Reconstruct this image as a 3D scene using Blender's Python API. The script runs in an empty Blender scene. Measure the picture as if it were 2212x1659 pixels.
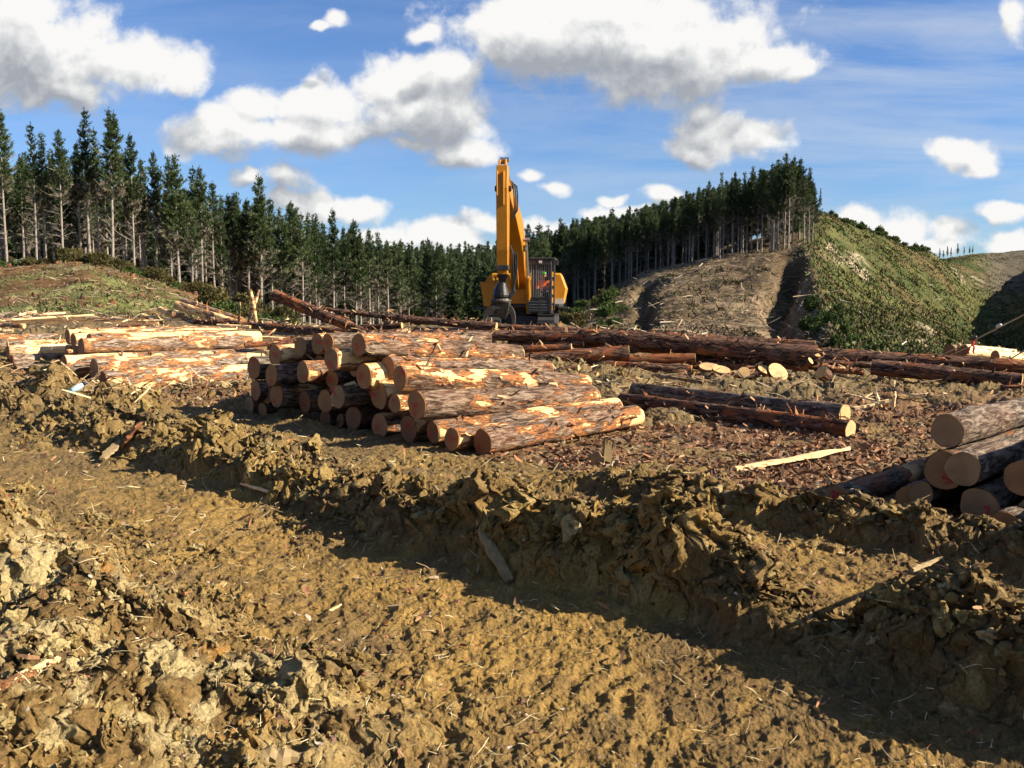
import bpy, bmesh, math, random
import numpy as np
from mathutils import Vector, Matrix, Quaternion
R = math.radians
random.seed(7)
rng = np.random.default_rng(11)
scene = bpy.context.scene
C = scene.collection

# ------------------------------------------------------------------ camera and picture coordinates
F = 1995.0; CX, CY = 1106.0, 829.5; CAMZ = 2.0
PITCH = math.atan((CY - 645.0) / F)
CP, SP = math.cos(PITCH), math.sin(PITCH)
def ray(px, py):
    a = (px - CX) / F; b = (CY - py) / F
    return Vector((a, CP + b * SP, -SP + b * CP))
def at(px, py, Y):                      # point seen at (px, py) that stands Y metres in front
    r = ray(px, py); k = Y / r.y
    return Vector((r.x * k, Y, CAMZ + r.z * k))
cam = bpy.data.cameras.new('camera'); cam.sensor_width = 36; cam.lens = 36 * F / 2212
cam.clip_start = 0.1; cam.clip_end = 20000
co = bpy.data.objects.new('camera', cam); C.objects.link(co)
co.location = (0, 0, CAMZ); co.rotation_euler = (R(90) - PITCH, 0, 0)
scene.camera = co

# ------------------------------------------------------------------ noise
def _hash(ix, iy, seed):
    h = (ix.astype(np.int64) * 374761393 + iy.astype(np.int64) * 668265263 + seed * 974634777) & 0xFFFFFFFF
    h = ((h ^ (h >> 13)) * 1274126177) & 0xFFFFFFFF
    h = h ^ (h >> 16)
    return h.astype(np.float64) / 4294967295.0
def vnoise(x, y, seed=0):
    x = np.asarray(x, float); y = np.asarray(y, float)
    ix = np.floor(x); iy = np.floor(y); fx = x - ix; fy = y - iy
    ux = fx * fx * fx * (fx * (fx * 6 - 15) + 10); uy = fy * fy * fy * (fy * (fy * 6 - 15) + 10)
    a = _hash(ix, iy, seed); b = _hash(ix + 1, iy, seed); c = _hash(ix, iy + 1, seed); d = _hash(ix + 1, iy + 1, seed)
    return (a + (b - a) * ux) + ((c + (d - c) * ux) - (a + (b - a) * ux)) * uy
def fbm(x, y, seed=0, octv=5, rough=0.5, ridged=False):
    t = 0.0; amp = 1.0; tot = 0.0
    x = np.asarray(x, float); y = np.asarray(y, float)
    for i in range(octv):
        n = vnoise(x, y, seed + i * 17)
        if ridged: n = 1 - np.abs(2 * n - 1)
        t = t + n * amp; tot += amp; amp *= rough
        x, y = (x * 0.8 - y * 0.6) * 2.03 + 5.2, (x * 0.6 + y * 0.8) * 2.03 + 1.7
    return t / tot - 0.5
def clods(x, y, cell, seed, rmin=0.2, rmax=0.62, keep=0.8):   # rounded lumps thrown on a jittered grid
    x = x / cell; y = y / cell; ix = np.floor(x); iy = np.floor(y)
    out = np.zeros_like(x)
    for dx in (-1, 0, 1):
        for dy in (-1, 0, 1):
            jx = ix + dx; jy = iy + dy
            cx = jx + _hash(jx, jy, seed); cy = jy + _hash(jx, jy, seed + 1)
            q = _hash(jx, jy, seed + 2); r = rmin + (rmax - rmin) * _hash(jx, jy, seed + 3)
            r = np.where(q < keep, r, 0.001)
            d2 = (x - cx) ** 2 + (y - cy) ** 2
            out = np.maximum(out, np.sqrt(np.maximum(0, r * r - d2)))
    return out * cell
def sstep(a, b, x):
    t = np.clip((np.asarray(x, float) - a) / (b - a), 0, 1); return t * t * (3 - 2 * t)

# ------------------------------------------------------------------ terrain: ground height everywhere
COLS = {
-1500: [(44,700),(85,600),(140,560),(300,560),(1000,600)],
-300: [(44,690),(60,668),(85,590),(110,575),(200,590),(600,600)],
0: [(44,692),(58,675),(85,578),(110,568),(160,575),(300,600),(900,610)],
190: [(44,692),(58,680),(86,563),(100,560),(130,580),(300,610)],
300: [(44,693),(60,684),(90,592),(105,590),(140,605),(300,620)],
400: [(44,694),(62,688),(92,626),(110,622),(150,640),(300,640)],
480: [(44,695),(62,695),(95,655),(112,650),(160,660),(320,640)],
560: [(44,697),(60,702),(100,685),(120,690),(200,690),(330,625)],
700: [(44,699),(60,715),(100,712),(150,705),(220,670),(330,600)],
900: [(44,700),(60,730),(110,745),(170,720),(260,650),(340,600)],
1060: [(44,700),(60,735),(120,750),(180,720),(260,645),(340,600)],
1150: [(44,702),(60,735),(120,750),(175,700),(230,650),(340,590)],
1240: [(44,708),(60,730),(110,730),(165,668),(200,640),(340,560)],
1330: [(44,722),(60,745),(110,715),(160,625),(200,600),(340,540)],
1400: [(44,735),(60,752),(105,700),(158,592),(200,575),(340,510)],
1560: [(44,752),(60,768),(100,705),(152,563),(200,545),(340,520)],
1660: [(44,760),(60,775),(100,715),(148,550),(200,510),(340,560)],
1720: [(44,764),(60,780),(95,735),(146,546),(205,480),(340,560)],
1770: [(44,767),(60,782),(95,725),(140,600),(205,457),(260,480),(400,560)],
1850: [(44,768),(60,785),(100,735),(150,640),(215,487),(270,520),(400,560)],
1900: [(44,769),(60,786),(100,745),(150,665),(225,512),(280,540),(400,560)],
2000: [(44,771),(60,788),(110,760),(170,680),(260,542),(330,560)],
2100: [(44,772),(60,790),(120,780),(200,705),(300,600),(360,546),(420,560)],
2160: [(44,772),(60,792),(130,785),(200,725),(320,610),(370,542),(430,555)],
2212: [(44,772),(60,792),(120,780),(190,705),(320,620),(370,540),(430,550)],
2330: [(44,772),(60,785),(110,735),(180,590),(400,520)],
2600: [(44,770),(60,775),(110,690),(180,500),(400,470)],
3700: [(44,760),(60,760),(120,720),(250,600),(500,560)],
}
_gc = np.linspace(-1500, 3700, 521); _gl = np.linspace(math.log(44), math.log(1200), 121)
_ck = sorted(COLS)
_tab = np.zeros((len(_ck), len(_gl)))
for i, k in enumerate(_ck):
    dd = np.array([p[0] for p in COLS[k]], float); yy = np.array([p[1] for p in COLS[k]], float)
    zz = 2 - (yy - 645) * dd / F
    _tab[i] = np.interp(_gl, np.log(dd), zz)
_T = np.zeros((len(_gc), len(_gl)))
for j in range(len(_gl)): _T[:, j] = np.interp(_gc, _ck, _tab[:, j])
for _ in range(3):
    P = np.pad(_T, ((1, 1), (1, 1)), 'edge'); _T = (P[:-2, 1:-1] + P[2:, 1:-1] + P[1:-1, :-2] + P[1:-1, 2:] + 2 * P[1:-1, 1:-1]) / 6
def tab_z(col, d):
    a = np.clip((np.asarray(col, float) + 1500) / 10.0, 0, 519.999); b = np.clip((np.log(np.maximum(d, 44)) - _gl[0]) / (_gl[1] - _gl[0]), 0, 119.999)
    i = a.astype(int); j = b.astype(int); fa = a - i; fb = b - j
    return (_T[i, j] * (1 - fa) * (1 - fb) + _T[i + 1, j] * fa * (1 - fb) + _T[i, j + 1] * (1 - fa) * fb + _T[i + 1, j + 1] * fa * fb)
def base_z(x, y):
    x = np.asarray(x, float); y = np.asarray(y, float)
    ys = np.maximum(y, 1.0)
    col = CX + F * x / ys
    z = tab_z(col, ys) * sstep(15, 41, ys)
    away = sstep(math.tan(R(48)), math.tan(R(70)), np.abs(x) / ys)
    z = z * (1 - away)
    # a gully left of the spur and a second one on the brown face
    wv = fbm(x / 14, ys / 14, 5, 4) * 70
    g = np.exp(-((col - 1690 + wv) / 26) ** 2) * sstep(62, 85, ys) * (1 - sstep(135, 150, ys)) * 4.2
    g = g + np.exp(-((col - 1395 - wv * 1.2) / 20) ** 2) * sstep(62, 85, ys) * (1 - sstep(140, 156, ys)) * 3.0
    g = g - np.exp(-((col - 1738 - (150 - ys) * 0.9) / 24) ** 2) * sstep(60, 80, ys) * (1 - sstep(140, 160, ys)) * 1.6
    return z - g
def far_rough(x, y):
    d = np.hypot(x, y)
    return (fbm(x / 9.0, y / 9.0, 3, 5, 0.55) * 1.5 + fbm(x / 40., y / 40., 9, 3) * 3.0) * sstep(50, 90, d) * (0.35 + 0.65 * sstep(90, 250, d))
Q = math.sqrt(0.5)
def st(x, y): return (x + y) * Q, (y - x) * Q
def ruts(x, y):
    """wheel ruts and churned ridges, lines of constant s; returns height and how rough the mud is"""
    s, t = st(x, y)
    wob = fbm(t * 0.55, s * 0.2, 21, 4) * 0.3
    wig = fbm(t * 2.3, s * 1.4, 25, 3) * 0.22
    s1 = s + wob + wig
    def ridge(sc, foot, back, hh, shape=1.0):
        up = sstep(sc - foot, sc - foot * 0.12, s1) ** 0.8; dn = 1 - sstep(sc + back * 0.15, sc + back, s1)
        return hh * up * dn
    hB = np.interp(t, [-4, 0, 1.5, 2.1, 2.45, 3.0, 3.9, 4.6, 5.2, 5.9, 6.8, 8, 10.2, 11.5, 13, 20], [.46, .5, .46, .28, .2, .5, .56, .46, .62, .42, .26, .18, .34, .36, .2, .12])
    hB = hB * (0.72 + 0.9 * np.abs(fbm(t * 1.7, t * 0 + 3, 31, 3)) + 0.35 * fbm(t * 4, t * 0 + 8, 33, 2))
    z = ridge(4.95, 0.38, 0.75, hB)
    crest = np.exp(-((s1 - 4.95) / .42) ** 2) + .7 * np.exp(-((s1 - 7.45) / .3) ** 2) * (1 - sstep(5.5, 6.5, t)) + .7 * np.exp(-((s1 - 5.75) / .5) ** 2) * sstep(7, 9, t)
    z = z + crest * clods(x + wig * .5, y + wob * .3, .62, 141, .2, .6, .55) * .5
    for (a_, b_, r_, h_) in ((4.88, 5.2, .3, .22), (4.8, .75, .5, .16), (4.95, 3.6, .36, .1), (4.9, 8.6, .3, .16), (5.7, 11.3, .35, .2)): z = z + h_ * np.clip(1.25 * np.exp(-(((s - a_) / r_) ** 2 + ((t - b_) / (r_ * 1.2)) ** 2) * 1.5), 0, 1)
    hD = np.interp(t, [-4, 3.0, 5.0, 6.2, 7.2, 12], [.25, .25, .25, .17, .02, .02]) * (0.8 + 1.1 * np.abs(fbm(t * 2.1, t * 0 + 5, 37, 3)))
    z = np.maximum(z, ridge(7.5, 0.42, 0.5, hD))
    z = z + ridge(5.75, 0.35, 0.5, np.interp(t, [7, 9.5, 13, 16], [.06, .18, .26, .1]))
    z = z + ridge(6.3, 0.3, 0.4, np.interp(t, [-4, 1.5, 3, 5.8, 6.5, 7.5], [.02, .05, .0, .0, .05, 0]))
    # pale clay heap in the left foreground
    m = (1 - sstep(1.75, 2.95, s1 + 0.25 * fbm(t * 1.3, s * 1.3, 44, 3))) * sstep(2.7, 4.1, t + 0.6 * wig)
    z = z + np.exp(-((s1 - 3.75) / 0.62) ** 2) * fbm(x * 1.3, y * 1.3, 161, 4) * .12
    z = z + m * (0.22 + 0.75 * fbm(x * 1.35, y * 1.35, 47, 4, .5) * .8 + 0.1 * sstep(5, 8, t) + clods(x + wig, y + wob * .3, .62, 48, .25, .62, .7) * .5)
    lane = np.exp(-((s1 - 3.75) / 0.62) ** 2) + np.exp(-((s1 - 6.2) / 0.5) ** 2) * (1 - sstep(5.5, 7.5, t))
    # heap beside the left stack
    for (hx, hy, hr, hh) in ((-8.2, 16.8, 1.0, .5), (-9.6, 17.2, .9, .35), (-6.9, 16.4, .8, .22), (-4.4, 13.9, .6, .14), (-3.4, 12.9, .5, .1)):
        z = z + hh * np.exp(-((x - hx) ** 2 + (y - hy) ** 2) / (hr * hr) * 1.6)
    z = z * (1 - sstep(19, 24, y))
    z = z + sstep(12.5, 15, y) * (1 - sstep(32, 40, y)) * (clods(x + wig, y + wob, .9, 151, .2, .6, .6) * .3 + .18 * np.clip(fbm(x * 1.1, y * 1.1, 153, 4), 0, 1))
    # a dirt bank in front of the machine
    z = z + 0.45 * np.exp(-((x - 1.9) / 1.6) ** 2 - ((y - 34.6) / 0.8) ** 2) + 0.3 * np.exp(-((x + 0.6) / 0.9) ** 2 - ((y - 34.3) / 0.7) ** 2)
    z = z + 0.5 * np.exp(-((x + 13.5) / 2.8) ** 2 - ((y - 29) / 1.5) ** 2)
    rough = 0.42 + 1.25 * np.clip(z / 0.3, 0, 1) - 0.3 * np.clip(lane, 0, 1) + 0.35 * m
    rough = rough + 0.35 * sstep(0.02, 0.2, fbm(x * 0.6, y * 0.6, 71, 3)); rough = rough * (1 - .5 * m) + .75 * sstep(13, 19, y); rough = rough * (1 - .6 * np.exp(-((s1 - 6.2) / .5) ** 2) * (1 - sstep(5.8, 6.8, t))); rough = rough * (1 - .45 * sstep(6.6, 7.4, s) * sstep(5.5, 6.5, t) * (1 - sstep(15, 17, t)))
    return z, np.clip(rough, 0.12, 1.7), np.clip(lane, 0, 1), m, s1, t
def ground_z(x, y):
    x = np.asarray(x, float); y = np.asarray(y, float)
    return base_z(x, y) + np.where(y < 46, ruts(x, y)[0], 0.0) + far_rough(x, y)
def gz(x, y): return float(ground_z(np.array([x]), np.array([y]))[0])

# ------------------------------------------------------------------ object helpers
def tag(o, label=None, cat=None, group=None, kind=None):
    if label: o['label'] = label
    if cat: o['category'] = cat
    if group: o['group'] = group
    if kind: o['kind'] = kind
    return o
def empty(name, loc=(0, 0, 0), rz=0.0):
    o = bpy.data.objects.new(name, None); C.objects.link(o); o.location = loc; o.rotation_euler = (0, 0, rz); o.empty_display_size = 0.3
    return o
def link(name, me, mats=(), parent=None, smooth=False):
    for m in mats: me.materials.append(m)
    if smooth: me.polygons.foreach_set('use_smooth', [True] * len(me.polygons))
    o = bpy.data.objects.new(name, me); C.objects.link(o)
    if parent: o.parent = parent
    return o
def mesh_np(name, V, Fc, mi=None, smooth=False):
    V = np.asarray(V, np.float32); Fc = np.asarray(Fc, np.int32)
    me = bpy.data.meshes.new(name); k = Fc.shape[1]
    me.vertices.add(len(V)); me.vertices.foreach_set('co', V.ravel())
    me.loops.add(Fc.size); me.loops.foreach_set('vertex_index', Fc.ravel())
    me.polygons.add(len(Fc)); me.polygons.foreach_set('loop_start', np.arange(0, Fc.size, k, dtype=np.int32))
    try: me.polygons.foreach_set('loop_total', np.full(len(Fc), k, np.int32))
    except Exception: pass
    if mi is not None: me.polygons.foreach_set('material_index', np.asarray(mi, np.int32))
    me.polygons.foreach_set('use_smooth', np.full(len(Fc), smooth, bool))
    me.update(calc_edges=True); me.validate()
    return me
def add_color(me, col, name='tint'):
    a = me.color_attributes.new(name, 'FLOAT_COLOR', 'POINT')
    c = np.ones((len(me.vertices), 4), np.float32); c[:, :3] = col
    a.data.foreach_set('color', c.ravel())
class MB:
    def __init__(s): s.v = []; s.f = []; s.m = []; s.cur = 0
    def add(s, vs, fs):
        b = len(s.v); s.v += [tuple(p) for p in vs]
        for f in fs: s.f.append([b + i for i in f]); s.m.append(s.cur)
    def hexa(s, p):        # eight corners, bottom ring then top ring
        s.add(p, [(3, 2, 1, 0), (4, 5, 6, 7), (0, 1, 5, 4), (1, 2, 6, 5), (2, 3, 7, 6), (3, 0, 4, 7)])
    def box(s, x0, x1, y0, y1, z0, z1):
        s.hexa([(x0, y0, z0), (x1, y0, z0), (x1, y1, z0), (x0, y1, z0), (x0, y0, z1), (x1, y0, z1), (x1, y1, z1), (x0, y1, z1)])
    def loft(s, rings, cap=True, close=True):
        n = len(rings[0]); vs = [p for r in rings for p in r]; fs = []
        for i in range(len(rings) - 1):
            for j in range(n if close else n - 1):
                k = (j + 1) % n
                fs.append((i * n + j, i * n + k, (i + 1) * n + k, (i + 1) * n + j))
        if cap: fs.append(tuple(range(n - 1, -1, -1))); fs.append(tuple((len(rings) - 1) * n + j for j in range(n)))
        s.add(vs, fs)
    def tube(s, path, rad, n=8, cap=True):
        path = [Vector(p) for p in path]
        if not hasattr(rad, '__len__'): rad = [rad] * len(path)
        rings = []; ref = None
        for i, p in enumerate(path):
            d = (path[min(i + 1, len(path) - 1)] - path[max(i - 1, 0)])
            d = d.normalized() if d.length > 1e-9 else Vector((0, 0, 1))
            if ref is None:
                ref = Vector((0, 0, 1)) if abs(d.z) < 0.9 else Vector((1, 0, 0))
            a = d.cross(ref).normalized(); b = a.cross(d).normalized(); ref = b
            rings.append([p + (a * math.cos(2 * math.pi * j / n) + b * math.sin(2 * math.pi * j / n)) * rad[i] for j in range(n)])
        s.loft(rings, cap)
    def plate(s, poly, axis, a, b):      # polygon (two coords) extruded along an axis between a and b
        def P(u, v, w): return (w, u, v) if axis == 'x' else ((u, w, v) if axis == 'y' else (u, v, w))
        n = len(poly); vs = [P(u, v, a) for u, v in poly] + [P(u, v, b) for u, v in poly]
        fs = [tuple(range(n - 1, -1, -1)), tuple(range(n, 2 * n))] + [(j, (j + 1) % n, n + (j + 1) % n, n + j) for j in range(n)]
        s.add(vs, fs)
    def build(s, name, mats, parent=None, smooth=False, bevel=0.0):
        me = bpy.data.meshes.new(name); me.from_pydata(s.v, [], s.f)
        if not isinstance(mats, (list, tuple)): mats = [mats]
        me.polygons.foreach_set('material_index', s.m)
        bm = bmesh.new(); bm.from_mesh(me)
        bmesh.ops.recalc_face_normals(bm, faces=bm.faces[:])
        if bevel: bmesh.ops.bevel(bm, geom=[e for e in bm.edges if e.is_manifold and e.calc_face_angle(0) > 0.6], offset=bevel, segments=1, affect='EDGES', clamp_overlap=True)
        bm.to_mesh(me); bm.free(); me.update()
        return link(name, me, mats, parent, smooth)

# ------------------------------------------------------------------ materials
class NT:
    def __init__(s, tree): s.t = tree; s.n = tree.nodes; s.l = tree.links
    def node(s, typ, **kw):
        n = s.n.new(typ)
        for k, v in kw.items():
            if k == 'inp':
                for a, b in v.items():
                    if hasattr(b, 'is_output') or isinstance(b, bpy.types.NodeSocket): s.l.new(b, n.inputs[a])
                    else: n.inputs[a].default_value = b
            else: setattr(n, k, v)
        return n
    def math(s, op, a, b=0.0, c=0.0, clamp=False):
        n = s.node('ShaderNodeMath', operation=op, use_clamp=clamp)
        for i, v in enumerate((a, b, c)):
            if isinstance(v, bpy.types.NodeSocket): s.l.new(v, n.inputs[i])
            else: n.inputs[i].default_value = v
        return n.outputs[0]
    def mix(s, fac, a, b, mode='MIX'):
        n = s.node('ShaderNodeMix', data_type='RGBA', blend_type=mode)
        for i, v in ((0, fac), (6, a), (7, b)):
            if isinstance(v, bpy.types.NodeSocket): s.l.new(v, n.inputs[i])
            else: n.inputs[i].default_value = (v if i == 0 else (*v, 1) if len(v) == 3 else v)
        return n.outputs[2]
    def noise(s, vec, scale, detail=4, rough=0.5, w=None, dist=0.0):
        n = s.node('ShaderNodeTexNoise', noise_dimensions='4D' if w is not None else '3D')
        s.l.new(vec, n.inputs['Vector']); n.inputs['Scale'].default_value = scale; n.inputs['Detail'].default_value = detail; n.inputs['Roughness'].default_value = rough
        n.inputs['Distortion'].default_value = dist
        if w is not None: s.l.new(w, n.inputs['W'])
        return n.outputs[0]
    def ramp(s, fac, stops, interp='LINEAR'):
        n = s.node('ShaderNodeValToRGB'); r = n.color_ramp; r.interpolation = interp
        while len(r.elements) < len(stops): r.elements.new(0.5)
        for e, (p, c) in zip(r.elements, stops): e.position = p; e.color = (*c, 1) if hasattr(c, '__len__') else (c, c, c, 1)
        s.l.new(fac, n.inputs[0]); return n.outputs[0]
    def mapping(s, vec, scale):
        n = s.node('ShaderNodeMapping'); s.l.new(vec, n.inputs[0]); n.inputs['Scale'].default_value = scale; return n.outputs[0]
def new_mat(name):
    m = bpy.data.materials.new(name); m.use_nodes = True; t = NT(m.node_tree); t.n.clear()
    out = t.node('ShaderNodeOutputMaterial'); b = t.node('ShaderNodeBsdfPrincipled'); t.l.new(b.outputs[0], out.inputs[0])
    b.inputs['Specular IOR Level'].default_value = 0.25
    return m, t, b
def set_bump(t, b, h, strength=0.5, dist=0.02):
    n = t.node('ShaderNodeBump'); n.inputs['Strength'].default_value = strength; n.inputs['Distance'].default_value = dist
    t.l.new(h, n.inputs['Height']); t.l.new(n.outputs[0], b.inputs['Normal'])
def plain(name, c1, c2=None, rough=0.7, scale=6.0, metal=0.0, bump=0.15, coat=0.0):
    m, t, b = new_mat(name); tc = t.node('ShaderNodeTexCoord').outputs['Object']
    n = t.noise(tc, scale, 6, 0.6)
    c2 = c2 or tuple(v * 0.6 for v in c1)
    t.l.new(t.ramp(n, [(0.35, c1), (0.7, c2)]), b.inputs['Base Color'])
    b.inputs['Roughness'].default_value = rough; b.inputs['Metallic'].default_value = metal
    if bump: set_bump(t, b, n, bump, 0.01)
    return m
def painted(name, c, dirt, amount=0.5, rough=0.45):   # machine paint with grime and scratches
    m, t, b = new_mat(name); tc = t.node('ShaderNodeTexCoord').outputs['Object']
    n = t.noise(tc, 2.2, 8, 0.62); n2 = t.noise(tc, 11, 4, 0.6)
    f = t.ramp(n, [(0.5, 0.0), (0.78, amount)]); g = t.ramp(n2, [(0.66, 0.0), (0.72, amount)])
    k = t.mix(f, c, tuple(v * 0.7 for v in c)); k = t.mix(g, k, dirt)
    t.l.new(k, b.inputs['Base Color']); b.inputs['Roughness'].default_value = rough
    set_bump(t, b, n2, 0.05, 0.01)
    return m
def tinted(name, rough=0.85, spec=0.2, fine=30.0, vary=0.35, bump=0.4, bdist=0.01, transl=0.0):   # colour from the vertices, broken up by fine noise
    m, t, b = new_mat(name); tc = t.node('ShaderNodeTexCoord').outputs['Object']
    a = t.node('ShaderNodeAttribute', attribute_name='tint').outputs['Color']
    n = t.noise(tc, fine, 6, 0.65)
    k = t.ramp(n, [(0.3, 1 - vary), (0.7, 1 + vary)])
    t.l.new(t.mix(1.0, a, k, 'MULTIPLY'), b.inputs['Base Color'])
    b.inputs['Roughness'].default_value = rough; b.inputs['Specular IOR Level'].default_value = spec
    if bump: set_bump(t, b, n, bump, bdist)
    return m
def bark_mat(name, bark1, bark2, red, cream, t_red, t_cream, furrow=1.0, patch=2.0):
    m, t, b = new_mat(name); tc = t.node('ShaderNodeTexCoord').outputs['Object']
    w = t.math('MULTIPLY', t.node('ShaderNodeObjectInfo').outputs['Random'], 60.0)
    mf = t.mapping(tc, (4.5, 21, 21)); fn = t.noise(mf, 1.0, 7, 0.66, w, 0.9)
    base = t.ramp(fn, [(0.41, tuple(v * 0.16 for v in bark1)), (0.495, bark1), (0.60, bark2)])
    big = t.noise(tc, 1.3, 3, 0.5, w)
    base = t.mix(t.ramp(big, [(0.4, 0.0), (0.62, 0.3)]), base, t.mix(0.5, base, red))
    mp = t.mapping(tc, (patch * 0.55, patch * 1.5, patch * 1.5)); pn = t.noise(mp, 1.0, 6, 0.58, w, 0.3)
    pn = t.math('ADD', pn, t.math('MULTIPLY', t.math('SUBTRACT', t.noise(t.mapping(tc, (6, 38, 38)), 1.0, 4, 0.65), 0.5), 0.2))
    pn = t.math('ADD', pn, t.math('MULTIPLY', t.math('SUBTRACT', t.noise(t.mapping(tc, (.55, 1.2, 1.2)), 1.0, 2, 0.5, w), 0.5), 0.34))
    pn = t.math('ADD', pn, t.math('MULTIPLY', t.math('SUBTRACT', t.node('ShaderNodeObjectInfo').outputs['Random'], 0.5), 0.1))
    mr = t.ramp(pn, [(t_red - 0.01, 0.0), (t_red + 0.012, 1.0)]); mc = t.ramp(pn, [(t_cream - 0.006, 0.0), (t_cream + 0.012, 1.0)])
    streak = t.noise(t.mapping(tc, (2.5, 24, 24)), 1.0, 5, 0.6, w)
    redv = t.mix(t.ramp(streak, [(0.35, 0.0), (0.7, 1.0)]), tuple(v * 0.55 for v in red), tuple(min(1, v * 1.35) for v in red))
    crv = t.mix(t.ramp(streak, [(0.42, 0.0), (0.66, 0.7)]), cream, (cream[0] * 0.8, cream[1] * 0.58, cream[2] * 0.36))
    col = t.mix(mr, base, redv); col = t.mix(mc, col, crv)
    smear = t.noise(t.mapping(tc, (1.1, 2.6, 2.6)), 1.0, 6, 0.66, w); col = t.mix(t.ramp(smear, [(0.56, 0.0), (0.68, 0.7)]), col, (.15, .105, .048))
    t.l.new(col, b.inputs['Base Color']); b.inputs['Roughness'].default_value = 0.85; b.inputs['Specular IOR Level'].default_value = 0.15
    h = t.math('SUBTRACT', t.math('MULTIPLY', fn, t.math('SUBTRACT', 1.0, t.math('MULTIPLY', mc, 0.85))), t.math('MULTIPLY', mr, 0.3))
    set_bump(t, b, h, 0.9 * furrow, 0.035)
    return m
def wood_mat(name, c1, c2, heart, dirt=0.25):    # sawn end grain: rings, rays, grime
    m, t, b = new_mat(name); tc = t.node('ShaderNodeTexCoord').outputs['Object']
    w = t.math('MULTIPLY', t.node('ShaderNodeObjectInfo').outputs['Random'], 40.0)
    warp = t.noise(tc, 5, 2, 0.5, w)
    sep = t.node('ShaderNodeSeparateXYZ'); t.l.new(tc, sep.inputs[0])
    rr = t.math('SQRT', t.math('ADD', t.math('POWER', sep.outputs[1], 2.0), t.math('POWER', sep.outputs[2], 2.0)))
    ph = t.math('ADD', t.math('MULTIPLY', rr, 230.0), t.math('MULTIPLY', warp, 6.0)); ring = t.math('MULTIPLY', t.math('ADD', t.math('SINE', ph), 1.0), 0.5)
    col = t.mix(t.math('MULTIPLY', ring, 0.5), c1, c2)
    col = t.mix(t.ramp(rr, [(0.0, 0.55), (0.11, 0.0)]), col, heart)
    tone = t.node('ShaderNodeObjectInfo').outputs['Random']
    col = t.mix(t.math('MULTIPLY', tone, 0.7), col, (c1[0] * 0.85, c1[1] * 0.72, c1[2] * 0.5))
    n = t.noise(tc, 4.5, 6, 0.62, w); col = t.mix(t.ramp(n, [(0.44, 0.0), (0.68, dirt * 2.8)]), col, (0.17, 0.10, 0.045))
    sw = t.noise(t.mapping(tc, (1, 3, 60)), 1.0, 3, 0.5, w); col = t.mix(t.ramp(sw, [(0.45, 0.0), (0.8, 0.35)]), col, tuple(v * 0.6 for v in c1))
    t.l.new(col, b.inputs['Base Color']); b.inputs['Roughness'].default_value = 0.8
    set_bump(t, b, t.math('ADD', n, t.math('MULTIPLY', sw, 0.6)), 0.35, 0.006)
    return m
def leaf_mat(name, c1, c2, transl=0.25):
    m, t, b = new_mat(name); tc = t.node('ShaderNodeTexCoord').outputs['Object']
    n = t.noise(tc, 1.1, 4, 0.6); o = t.node('ShaderNodeObjectInfo').outputs['Random']
    f = t.math('ADD', t.math('MULTIPLY', n, 0.9), t.math('MULTIPLY', t.math('SUBTRACT', o, 0.5), 0.45))
    col = t.ramp(f, [(0.25, c1), (0.7, c2)])
    t.l.new(col, b.inputs['Base Color']); b.inputs['Roughness'].default_value = 0.6; b.inputs['Specular IOR Level'].default_value = 0.2
    tr = t.node('ShaderNodeBsdfTranslucent'); t.l.new(col, tr.inputs[0]); mx = t.node('ShaderNodeMixShader'); mx.inputs[0].default_value = transl
    out = [q for q in t.n if q.type == 'OUTPUT_MATERIAL'][0]
    t.l.new(b.outputs[0], mx.inputs[1]); t.l.new(tr.outputs[0], mx.inputs[2]); t.l.new(mx.outputs[0], out.inputs[0])
    return m
M = {}
M['bark_pile'] = bark_mat('grey_bark_with_peeled_patches', (.12, .078, .053), (.29, .21, .145), (.40, .16, .06), (.80, .52, .24), .485, .548, 1.7, 2.9)
M['bark_left'] = bark_mat('grey_bark_half_peeled', (.19, .14, .10), (.42, .33, .25), (.42, .18, .07), (.82, .55, .27), .475, .535, 1.7, 2.6)
M['bark_stem'] = bark_mat('red_brown_wet_bark', (.06, .034, .024), (.2, .115, .078), (.25, .085, .034), (.5, .22, .08), .535, .66, 1.5, 2.2)
M['bark_right'] = bark_mat('whole_grey_bark', (.12, .09, .065), (.28, .22, .16), (.26, .10, .05), (.6, .38, .18), .6, .68, 1.6)
M['bare_log'] = bark_mat('peeled_pale_log', (.34, .24, .14), (.6, .45, .27), (.48, .22, .08), (.88, .66, .36), .40, .43)
M['wood'] = wood_mat('sawn_tan_end_grain', (.36, .175, .072), (.25, .112, .044), (.21, .078, .03))
M['wood_grey'] = wood_mat('weathered_end_grain', (.33, .195, .094), (.24, .134, .062), (.2, .11, .05), .3)
M['wood_fresh'] = wood_mat('fresh_pale_end_grain', (.66, .43, .2), (.54, .32, .135), (.5, .28, .115), .2)
M['wood_red'] = wood_mat('stained_red_end_grain', (.25, .105, .046), (.18, .072, .03), (.15, .05, .024), .3)
M['paint_red'] = plain('red_spray_paint', (.50, .035, .03), (.36, .03, .03), 0.6, 30, 0, 0)
M['muddy_shaded_wood'] = plain('muddy_shaded_split_wood', (.2, .14, .065), (.3, .21, .1), 0.85, 14)  # dull tone stands for mud and for the shade some pieces lie in
M['splinter'] = plain('pale_split_wood', (.72, .52, .27), (.5, .32, .14), 0.8, 14)
M['yellow'] = painted('ochre_yellow_machine_paint', (.40, .155, .009), (.12, .06, .02), 0.65)
M['yellow2'] = painted('bright_yellow_machine_paint', (.48, .22, .018), (.2, .11, .03), 0.5)
M['black'] = plain('black_greasy_steel', (.014, .013, .012), (.035, .03, .026), 0.38, 7, 0.2, 0.3)
M['dark'] = plain('dark_painted_steel', (.028, .028, .03), (.055, .052, .048), 0.5, 7, 0.2, 0.15)
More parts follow.
